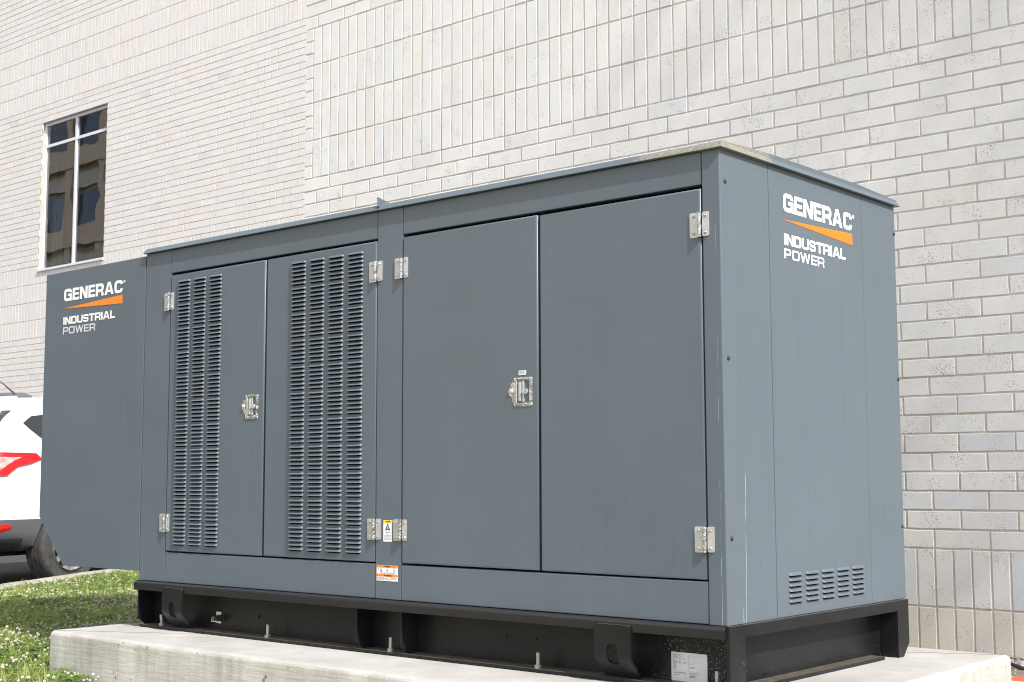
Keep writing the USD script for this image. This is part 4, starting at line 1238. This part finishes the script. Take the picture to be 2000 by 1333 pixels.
lowcut = prism_x(ccw([(-1.2, 0.0), (1.2, 0.0), (1.2, low), (-1.2, low)]), -1.2, 4.0)
bodyp = cpart(body - lowcut, "body", M_CARPAINT)
cpart(body ^ lowcut, "lower_cladding", M_CARTRIM)
cpart((car_loft(0.012) - arches) ^ prism_x(ccw([(-1.2, 0.30), (1.2, 0.30), (1.2, 0.425), (-1.2, 0.425)]), -1.2, -0.55), "bumper_valance", M_CARBLACK)
g6 = car_loft(0.006)
cpart(g6 ^ prism_x(ccw([(-0.785, 1.515), (0.785, 1.515), (0.76, 1.42), (0.68, 1.27), (0.48, 1.19), (-0.48, 1.19), (-0.68, 1.27), (-0.76, 1.42)]), -1.1, -0.5), "rear_window", M_CARGLASS)
for pts in ([(-0.52, 1.41), (-0.40, 1.475), (0.05, 1.53), (0.12, 1.13), (-0.05, 1.15), (-0.25, 1.24)], [(0.20, 1.525), (0.85, 1.545), (0.92, 1.11), (0.24, 1.125)], [(0.98, 1.545), (1.35, 1.52), (1.92, 1.21), (1.90, 1.10), (1.02, 1.11)]):
    for y0_, y1_ in ((-1.2, -0.3), (0.3, 1.2)):
        cpart(g6 ^ prism_y(ccw(pts), y0_, y1_), "side_window", M_CARGLASS)
cpart(g6 ^ prism_x(ccw([(-0.62, 1.14), (0.62, 1.14), (0.56, 1.50), (-0.56, 1.50)]), 1.5, 2.4) ^ prism_y(ccw([(1.52, 1.60), (1.70, 1.60), (2.35, 1.17), (2.2, 1.12)]), -1, 1), "windscreen", M_CARGLASS)
g12 = car_loft(0.014)
lamp_rear = [(0.93, 1.155), (0.55, 1.15), (0.47, 1.08), (0.47, 0.985), (0.66, 0.955), (0.93, 0.955)]
side_poly = ccw([(-1.0, 1.155), (-0.42, 1.150), (-0.36, 1.10), (-0.50, 1.06), (-0.64, 1.035), (-0.72, 0.985), (-0.76, 0.955), (-1.0, 0.955)])
for s_ in (-1, 1):
    lampz = g12 ^ prism_x(ccw([(s_ * y, z) for y, z in lamp_rear]), -1.1, -0.3) ^ prism_y(side_poly, -1.2, 1.2)
    tl = cpart(lampz, "tail_light", M_REDLENS)
    inner = car_loft(0.018) ^ prism_x(ccw([(s_ * y, z) for y, z in [(0.93, 1.112), (0.60, 1.112), (0.52, 1.06), (0.52, 1.005), (0.66, 0.998), (0.93, 0.998)]]), -1.1, -0.45) ^ prism_y(ccw([(-1.0, 1.112), (-0.60, 1.112), (-0.68, 1.085), (-0.76, 1.045), (-0.83, 0.998), (-1.0, 0.998)]), -1.2, 1.2)
    cpart(inner, "clear_lens", M_CLEARLENS, tl)
    cpart(car_loft(0.016) ^ prism_x(ccw([(s_ * y, z) for y, z in [(0.50, 0.475), (0.87, 0.475), (0.93, 0.545), (0.50, 0.545)]]), -1.1, -0.7), "reflector", M_REDLENS)
    hl = g12 ^ prism_x(ccw([(s_ * y, z) for y, z in [(0.45, 0.72), (0.95, 0.80), (0.95, 0.95), (0.5, 0.86)]]), 3.0, 3.8)
    cpart(hl, "headlight", M_CLEARLENS)
# roof spoiler over the rear window
sp = m3.Manifold.hull(m3.Manifold.compose([m3.Manifold.sphere(0.018, 12).translate([x_, y_, z_]) for x_, z_ in ((-0.46, 1.635), (-0.74, 1.59), (-0.70, 1.54), (-0.52, 1.55)) for y_ in (-0.66 if x_ > -0.6 else -0.63, 0.66 if x_ > -0.6 else 0.63)]))
cpart(sp, "roof_spoiler", M_CARPAINT)
cb = m3.Manifold.hull(m3.Manifold.compose([m3.Manifold.sphere(0.014, 10).translate([x_, y_, z_]) for x_, y_, z_ in ((-0.30, -0.52, 1.655), (-0.12, -0.50, 1.665), (-0.30, 0.52, 1.655), (-0.12, 0.50, 1.665), (-0.27, -0.44, 1.685), (-0.15, -0.44, 1.69), (-0.27, 0.44, 1.685), (-0.15, 0.44, 1.69))]))
cpart(cb, "crossbar", M_CARTRIM)
MB().tube([(-0.33, -0.53, 1.655), (-0.335, -0.51, 1.69), (-0.36, -0.38, 1.79), (-0.39, -0.22, 1.90)], [0.014, 0.009, 0.004, 0.003], 6).xf(CARF).build("antenna", M_CARBLACK, car, smooth=60)
cpart(m3.Manifold.cube([0.012, 0.52, 0.11]).translate([-0.948, -0.26, 0.66]), "number_plate", M_WHITE, smooth=False)
cpart(m3.Manifold.cube([0.9, 1.1, 0.25]).translate([-0.85, -0.55, 0.26]), "underbody", M_CARBLACK, smooth=False)


def wheel_parts(ax, side):
    yo = side * 0.93                              # outer face
    prof = [(0.222, 0.0), (0.236, 0.012), (0.262, 0.014), (0.30, 0.004), (0.330, 0.006), (0.345, 0.022), (0.350, 0.040)]
    for gy in (0.075, 0.1175, 0.160):
        prof += [(0.3505, gy - 0.006), (0.342, gy - 0.004), (0.342, gy + 0.004), (0.3505, gy + 0.006)]
    prof += [(0.350, 0.195), (0.345, 0.213), (0.330, 0.229), (0.30, 0.231), (0.262, 0.221), (0.222, 0.235)]
    t = trimesh.creation.revolve(np.array(prof + [prof[0]]), sections=64)
    v = np.asarray(t.vertices)
    fl = lambda p: np.stack([ax + p[:, 0], yo - side * p[:, 2], 0.350 + p[:, 1]], 1)
    w = UsdGeom.Xform.Define(stage, path_for("wheel", car)).GetPrim()
    MB().add(fl(v), t.faces).xf(CARF).build("tyre", M_TYRE, w, smooth=30)
    rim = MB()
    rp_ = np.array([(0.222, 0.006), (0.228, 0.0), (0.230, 0.020), (0.218, 0.030), (0.205, 0.06), (0.200, 0.20), (0.198, 0.20), (0.200, 0.05), (0.214, 0.024), (0.222, 0.006)])
    r_ = trimesh.creation.revolve(rp_, sections=48)
    rim.add(fl(np.asarray(r_.vertices)), r_.faces)
    for k in range(10):
        a = k * 2 * math.pi / 10 + 0.1
        c_, s2 = math.cos(a), math.sin(a)
        b = trimesh.creation.box(bounds=[[0.03, -0.016, 0.018], [0.216, 0.016, 0.045]])
        bv = np.asarray(b.vertices)
        rim.add(fl(np.stack([bv[:, 0] * c_ - bv[:, 1] * s2, bv[:, 0] * s2 + bv[:, 1] * c_, bv[:, 2]], 1)), b.faces)
    h_ = trimesh.creation.cylinder(0.055, 0.03, sections=20)
    rim.add(fl(np.asarray(h_.vertices) + [0, 0, 0.028]), h_.faces)
    rim.xf(CARF).build("rim", M_RIM, w, smooth=30)
    d_ = trimesh.creation.cylinder(0.20, 0.02, sections=32)
    MB().add(fl(np.asarray(d_.vertices) + [0, 0, 0.12]), d_.faces).xf(CARF).build("brake_disc", M_CARBLACK, w)


for ax in (0.0, 2.69):
    for side in (-1, 1):
        wheel_parts(ax, side)

# ------------------------------------------------------------------ office building across the street (seen in the window's reflection)
off = thing("office_building", "tan office building with bands of blue windows, mirrored in the window", "building")
OY = -18.0
MB().box(-120, -22, OY - 14, OY, -0.6, 27).build("wall", M_TAN, off)
lv = MB()
for z_ in (4.0, 8.2, 12.4, 16.6, 20.8, 25.0):
    MB().box(-120.1, -21.9, OY, OY + 0.5, z_, z_ + 1.0).build("spandrel", M_TAN, off)
    MB().box(-120.1, -21.9, OY, OY + 0.25, z_ - 1.1, z_ - 0.35).build("band", M_BEIGE, off)
for i, x_ in enumerate(np.arange(-118, -23, 3.2)):
    MB().box(x_ - 0.35, x_ + 0.35, OY, OY + 0.42, -0.5, 26.0).build("pier", M_TAN, off)
    for z_ in (1.0, 5.0, 9.2, 13.4, 17.6, 21.8):
        if -95 < x_ < -30:
            MB().box(x_ + 0.5, x_ + 2.7, OY, OY + 0.12, z_ + 0.1, z_ + 1.9).build("window", M_FARGLASS, off)

# ------------------------------------------------------------------ lawn, clover, litter
def proto(path, mb, material):
    m = usdkit.mesh(stage, path, (np.vstack(mb.v), np.vstack(mb.f)), material)
    return m


def scatter(name, protos, pts, scales, yaws, which, **kw):
    pi = UsdGeom.PointInstancer.Define(stage, path_for(name))
    paths = []
    for k, (mb, material) in enumerate(protos):
        p = pi.GetPath().AppendChild("prototypes").AppendChild(f"{name}_{k + 1:03d}")
        if k == 0:
            UsdGeom.Scope.Define(stage, pi.GetPath().AppendChild("prototypes"))
        proto(p.pathString, mb, material)
        paths.append(p)
    pi.CreatePrototypesRel().SetTargets(paths)
    pi.CreatePositionsAttr(Vt.Vec3fArray.FromNumpy(np.asarray(pts, np.float32)))
    pi.CreateScalesAttr(Vt.Vec3fArray.FromNumpy(np.repeat(np.asarray(scales, np.float32)[:, None], 3, 1)))
    pi.CreateProtoIndicesAttr(Vt.IntArray.FromNumpy(np.asarray(which, np.int32)))
    q_ = np.stack([np.cos(yaws / 2), 0 * yaws, 0 * yaws, np.sin(yaws / 2)], 1)
    pi.CreateOrientationsAttr(Vt.QuathArray([Gf.Quath(float(a[0]), float(a[1]), float(a[2]), float(a[3])) for a in q_]))
    tag(pi, **kw)


def tuft(seed, n=16, h=(0.035, 0.085), spread=0.035, wd=0.0019):
    r = np.random.default_rng(seed)
    mb = MB()
    for _ in range(n):
        a, hh = r.uniform(0, 2 * math.pi), r.uniform(*h)
        lean = r.uniform(0.15, 0.9) * hh
        o = np.array([*r.normal(0, spread * 0.5, 2), -0.005])
        d = np.array([math.cos(a), math.sin(a), 0])
        s = np.array([-math.sin(a), math.cos(a), 0]) * wd
        p = [o + d * lean * t ** 1.8 + np.array([0, 0, hh * (t - 0.25 * t ** 3 * lean / hh)]) for t in (0, 0.4, 0.75, 1.0)]
        mb.add([p[0] - s, p[0] + s, p[1] + s * 0.9, p[1] - s * 0.9, p[2] + s * 0.6, p[2] - s * 0.6, p[3]], [[0, 1, 2], [0, 2, 3], [3, 2, 4], [3, 4, 5], [5, 4, 6]])
    return mb


def clover(seed, n=7, spread=0.05):
    r = np.random.default_rng(seed)
    mb = MB()
    for _ in range(n):
        c = np.array([*r.normal(0, spread * 0.55, 2), r.uniform(0.02, 0.05)])
        for k in range(3):
            a = r.uniform(0, 0.4) + k * 2.1
            d, s = np.array([math.cos(a), math.sin(a), r.uniform(-0.1, 0.35)]), np.array([-math.sin(a), math.cos(a), 0])
            L_, w_ = r.uniform(0.011, 0.017), r.uniform(0.006, 0.009)
            v = [c, c + d * L_ * 0.55 + s * w_, c + d * L_ * 0.95 + s * w_ * 0.7, c + d * L_ * 0.85, c + d * L_ * 0.95 - s * w_ * 0.7, c + d * L_ * 0.55 - s * w_]
            mb.add(v, [[0, 1, 2], [0, 2, 3], [0, 3, 4], [0, 4, 5]])
        mb.add([[c[0] - 0.0008, c[1], 0], [c[0] + 0.0008, c[1], 0], c], [[0, 1, 2]])
    return mb


def blossom(seed):
    """A white clover head: many narrow florets round a small globe."""
    r = np.random.default_rng(seed)
    mb = MB()
    R_ = 0.0085
    for k in range(46):
        ph, ct = k * 2.39996, 1 - 1.7 * (k + 0.5) / 46
        st = math.sqrt(max(0, 1 - ct * ct))
        d = np.array([math.cos(ph) * st, math.sin(ph) * st, ct])
        s = np.cross(d, [0.3, 0.2, 1.0])
        s /= np.linalg.norm(s)
        b = np.cross(d, s)
        o = d * R_ * 0.45
        tip = d * R_ * r.uniform(1.05, 1.35) + np.array([0, 0, 0.0015])
        w_ = R_ * 0.21
        mb.add([o + s * w_, o - s * w_ * 0.5 + b * w_, o - s * w_ * 0.5 - b * w_, tip], [[0, 1, 3], [1, 2, 3], [2, 0, 3]])
    return mb


def stems(seed):
    return MB().tube([(0, 0, -0.055), (0.002, 0.001, -0.02), (0, 0, -0.003)], 0.0009, 4)


r = np.random.default_rng(21)
pad_clear = sbox(px0 - 0.015, py0 - 0.015, px1 + 0.015, py1 + 0.015)
lawn_in = lawn_poly.buffer(-0.085)
view = Polygon([(-3.0, -1.3), (-5.2, -2.6), (-7.6, 0.6), (-9.6, 3.9), (-9.4, 6.0), (-6.0, 4.6), (-3.2, 1.9)])


def sample(n, region, fade=True):
    x0, y0, x1, y1 = region.bounds
    p = r.uniform((x0, y0), (x1, y1), (n, 2))
    ok = shapely.contains_xy(region, p[:, 0], p[:, 1]) & shapely.contains_xy(lawn_in, p[:, 0], p[:, 1]) & ~shapely.contains_xy(pad_clear, p[:, 0], p[:, 1])
    return p[ok]


def patch(p, sc, seed):
    return usdkit.meshkit.fbm(np.column_stack([p * sc, np.zeros(len(p))]), 3, seed)


p = sample(64000, view)
dens = patch(p, 1.1, 4)
p = p[r.random(len(p)) < 0.45 + 0.9 * (dens - 0.3)]
dryness = patch(p, 1.6, 8) + 0.25 * np.clip((p[:, 0] * -0.86 - p[:, 1] * -0.5 - 6.0) / 3, 0, 1)
which = np.where((r.random(len(p)) < np.clip((dryness - 0.42) * 1.5, 0.05, 0.6)), r.integers(3, 5, len(p)), r.integers(0, 3, len(p)))
scatter("grass", [(tuft(1), M_GRASS), (tuft(2, 18), M_GRASS), (tuft(3, 13, (0.05, 0.11)), M_GRASS), (tuft(4, 12, (0.02, 0.06)), M_DRY), (tuft(5, 10, (0.03, 0.07)), M_DRY)],
        np.column_stack([p, lawn_z(p[:, 0], p[:, 1])]), r.uniform(0.65, 1.25, len(p)), r.uniform(0, 6.28, len(p)), which,
        label="green and dry grass of the lawn between pad and kerb", category="grass", kind="stuff")
p = sample(30000, view)
p = p[r.random(len(p)) < np.clip((patch(p, 1.0, 15) - 0.30) * 3.2, 0.05, 1)]
scatter("clover", [(clover(1), M_CLOVER), (clover(2, 9), M_CLOVER), (clover(3, 6), M_CLOVER)], np.column_stack([p, lawn_z(p[:, 0], p[:, 1]) + r.uniform(0, 0.018, len(p))]),
        r.uniform(0.8, 1.35, len(p)), r.uniform(0, 6.28, len(p)), r.integers(0, 3, len(p)), label="low clover leaves spread through the lawn", category="clover", kind="stuff")
p = sample(58000, view)
p = p[r.random(len(p)) < np.clip((patch(p, 0.9, 31) - 0.41) * 2.6, 0.025, 0.75)]
pz = lawn_z(p[:, 0], p[:, 1]) + r.uniform(0.045, 0.085, len(p))
scatter("clover_blossoms", [(blossom(1), M_BLOSSOM), (blossom(2), M_BLOSSOM), (blossom(3), M_BLOSSOM)], np.column_stack([p, pz]), r.uniform(0.45, 0.85, len(p)), r.uniform(0, 6.28, len(p)),
        r.integers(0, 3, len(p)), label="white clover blossoms dotted over the lawn", category="clover blossoms", kind="stuff")
scatter("blossom_stems", [(stems(1), M_CLOVER)], np.column_stack([p, pz]), np.ones(len(p)), r.uniform(0, 6.28, len(p)), np.zeros(len(p)), label="thin stems under the white clover blossoms", category="stems", kind="stuff")
# gravel, dead leaves, twig and a painted block in the corner beside the wall
gr = MB()
for _ in range(900):
    s_ = r.uniform(0.006, 0.018)
    c_ = np.array([r.uniform(-0.55, 0.9), r.uniform(1.66, YR - 0.02), -0.452 + s_ * 0.3])
    b_ = trimesh.creation.icosphere(0, s_)
    gr.add(b_.vertices * r.uniform(0.6, 1.2, 3) + r.normal(0, s_ * 0.15, b_.vertices.shape) + c_, b_.faces)
gr.build("gravel", mat_noisy("gravel_stone", (0.28, 0.29, 0.32), (0.62, 0.62, 0.64), scale=14, rough=0.85), kind="stuff", label="grey and white gravel at the foot of the brick wall", category="gravel")
tw = MB().tube([(-0.262, 2.93, -0.425), (-0.18, 2.88, -0.428), (-0.06, 2.74, -0.43), (0.06, 2.62, -0.435)], [0.004, 0.009, 0.011, 0.008], 7)
tag(tw.build("twig", mat_simple("twig_bark", (0.055, 0.035, 0.025), 0.85), smooth=60), "dark fallen twig on the gravel by the wall", "twig")
M_DEADLEAF = mat_noisy("dead_leaf", (0.17, 0.085, 0.035), (0.36, 0.22, 0.10), scale=30, rough=0.7)
LEAF = ((-0.265, 3.085, 0.3, "curled tan dead leaf nearest the pad's back corner"), (-0.225, 3.085, 1.2, "small dark dead leaf between the other two at the wall's foot"), (-0.190, 3.07, 2.2, "brown dead leaf at the wall's foot, farthest right of three"))
for x_, y_, a_, lab in LEAF:
    u_ = np.linspace(-1, 1, 7)
    w_ = 0.011 * np.sqrt(np.clip(1 - u_ ** 2, 0.02, 1))
    L_ = np.stack([u_ * 0.022, w_, 0.006 * u_ ** 2 + 0.006], 1)
    Rr = np.stack([u_ * 0.022, -w_, 0.006 * u_ ** 2 + 0.006], 1)
    Md = np.stack([u_ * 0.022, 0 * u_, 0.006 * u_ ** 2], 1)
    v = np.vstack([L_, Md, Rr])
    v = np.stack([v[:, 0] * math.cos(a_) - v[:, 1] * math.sin(a_) + x_, v[:, 0] * math.sin(a_) + v[:, 1] * math.cos(a_) + y_, v[:, 2] - 0.435], 1)
    f = [[k, k + 1, 7 + k + 1, 7 + k] for k in range(6)] + [[7 + k, 7 + k + 1, 14 + k + 1, 14 + k] for k in range(6)]
    tag(MB().add(v, np.array(f)).build("dead_leaf", M_DEADLEAF, smooth=True), lab, "leaf")
blk = thing("painted_block", "grey concrete block with red and white paint at the right edge", "block")
bb = m3.Manifold.hull(m3.Manifold.compose([m3.Manifold.sphere(0.012, 12).translate([x_, y_, z_]) for x_ in (-0.015, 0.60) for y_ in (2.03, 2.45) for z_ in (-0.53, -0.462)] + [m3.Manifold.sphere(0.008, 8).translate([x_, y_, -0.4285]) for x_ in (0.025, 0.57) for y_ in (2.06, 2.42)]))
MB().tm(bb).build("core", mat_noisy("grey_block", (0.15, 0.145, 0.135), (0.23, 0.22, 0.20), scale=30, rough=0.9), blk, smooth=40)
MB().box(0.030, 0.565, 2.245, 2.412, -0.4210, -0.4190).build("red_stripe", mat_simple("red_orange_paint", (0.48, 0.085, 0.04), 0.6), blk)
MB().box(0.030, 0.565, 2.075, 2.2445, -0.4210, -0.4190).build("white_stripe", M_FRAME, blk)

# ------------------------------------------------------------------ trees outside the picture
M_BARK = mat_noisy("tree_bark", (0.07, 0.055, 0.04), (0.16, 0.13, 0.10), scale=18, rough=0.95, stretch=(1, 1, 0.3), bump=0.8, bump_scale=40)
M_TREELEAF = mat_leaf("tree_leaf", (0.05, 0.10, 0.018), (0.12, 0.19, 0.04), 0.4)


def make_tree(name, label, foot, centre, spread, n_l, leaf, seed, limbs=26, r0=0.24):
    """Tapered trunk with limbs and a crown of many small leaves, thick in clumps and thin between them."""
    t_ = thing(name, label, "tree")
    tr = np.random.default_rng(seed)
    foot, centre, spread = np.array(foot, float), np.array(centre, float), np.array(spread, float)
    top = centre + [0, 0, spread[2] * 1.2]
    ax = [foot + (top - foot) * k + np.array([0.12 * math.sin(5 * k), 0.1 * math.sin(4 * k + 1), 0]) * k for k in np.linspace(0, 1, 7)]
    tk = MB().tube(ax, r0 * np.array([1.0, 0.8, 0.68, 0.55, 0.4, 0.25, 0.08]), 10)
    cl = []
    for _ in range(limbs):
        c_ = centre + tr.normal(0, 0.9, 3) * spread
        k = np.clip((c_[2] - foot[2]) / (top[2] - foot[2]) - 0.2, 0.3, 0.9)
        st = foot + (top - foot) * k + np.array([0.12 * math.sin(5 * k), 0.1 * math.sin(4 * k + 1), 0]) * k
        tk.tube([st, (st + c_) / 2 + [0, 0, 0.3], c_], [0.04, 0.02, 0.006], 5)
        cl.append(c_)
    tk.build("trunk", M_BARK, t_, smooth=60)
    cl = np.array(cl)[tr.integers(0, limbs, n_l)]
    po = np.where((tr.random(n_l) < 0.6)[:, None], centre + tr.normal(0, 1, (n_l, 3)) * spread, cl + tr.normal(0, 1, (n_l, 3)) * spread * 0.35)
    a_ = tr.normal(0, 1, (n_l, 3))
    a_ /= np.linalg.norm(a_, axis=1, keepdims=True)
    b_ = np.cross(a_, tr.normal(0, 1, (n_l, 3)))
    b_ /= np.linalg.norm(b_, axis=1, keepdims=True)
    sz = leaf * tr.uniform(0.75, 1.25, n_l)[:, None]
    v = np.stack([po - a_ * sz, po + b_ * sz * 0.5, po + a_ * sz, po - b_ * sz * 0.5], 1).reshape(-1, 3)
    MB().add(v, np.arange(n_l * 4).reshape(-1, 4)).build("crown", M_TREELEAF, t_)


make_tree("shade_tree", "tall leafy tree to the right whose crown shades the near end of the brick wall", (17.6, -0.6, -0.5), (17.0, -1.08, 18.6), (2.2, 0.62, 2.5), 9500, 0.052, 77)
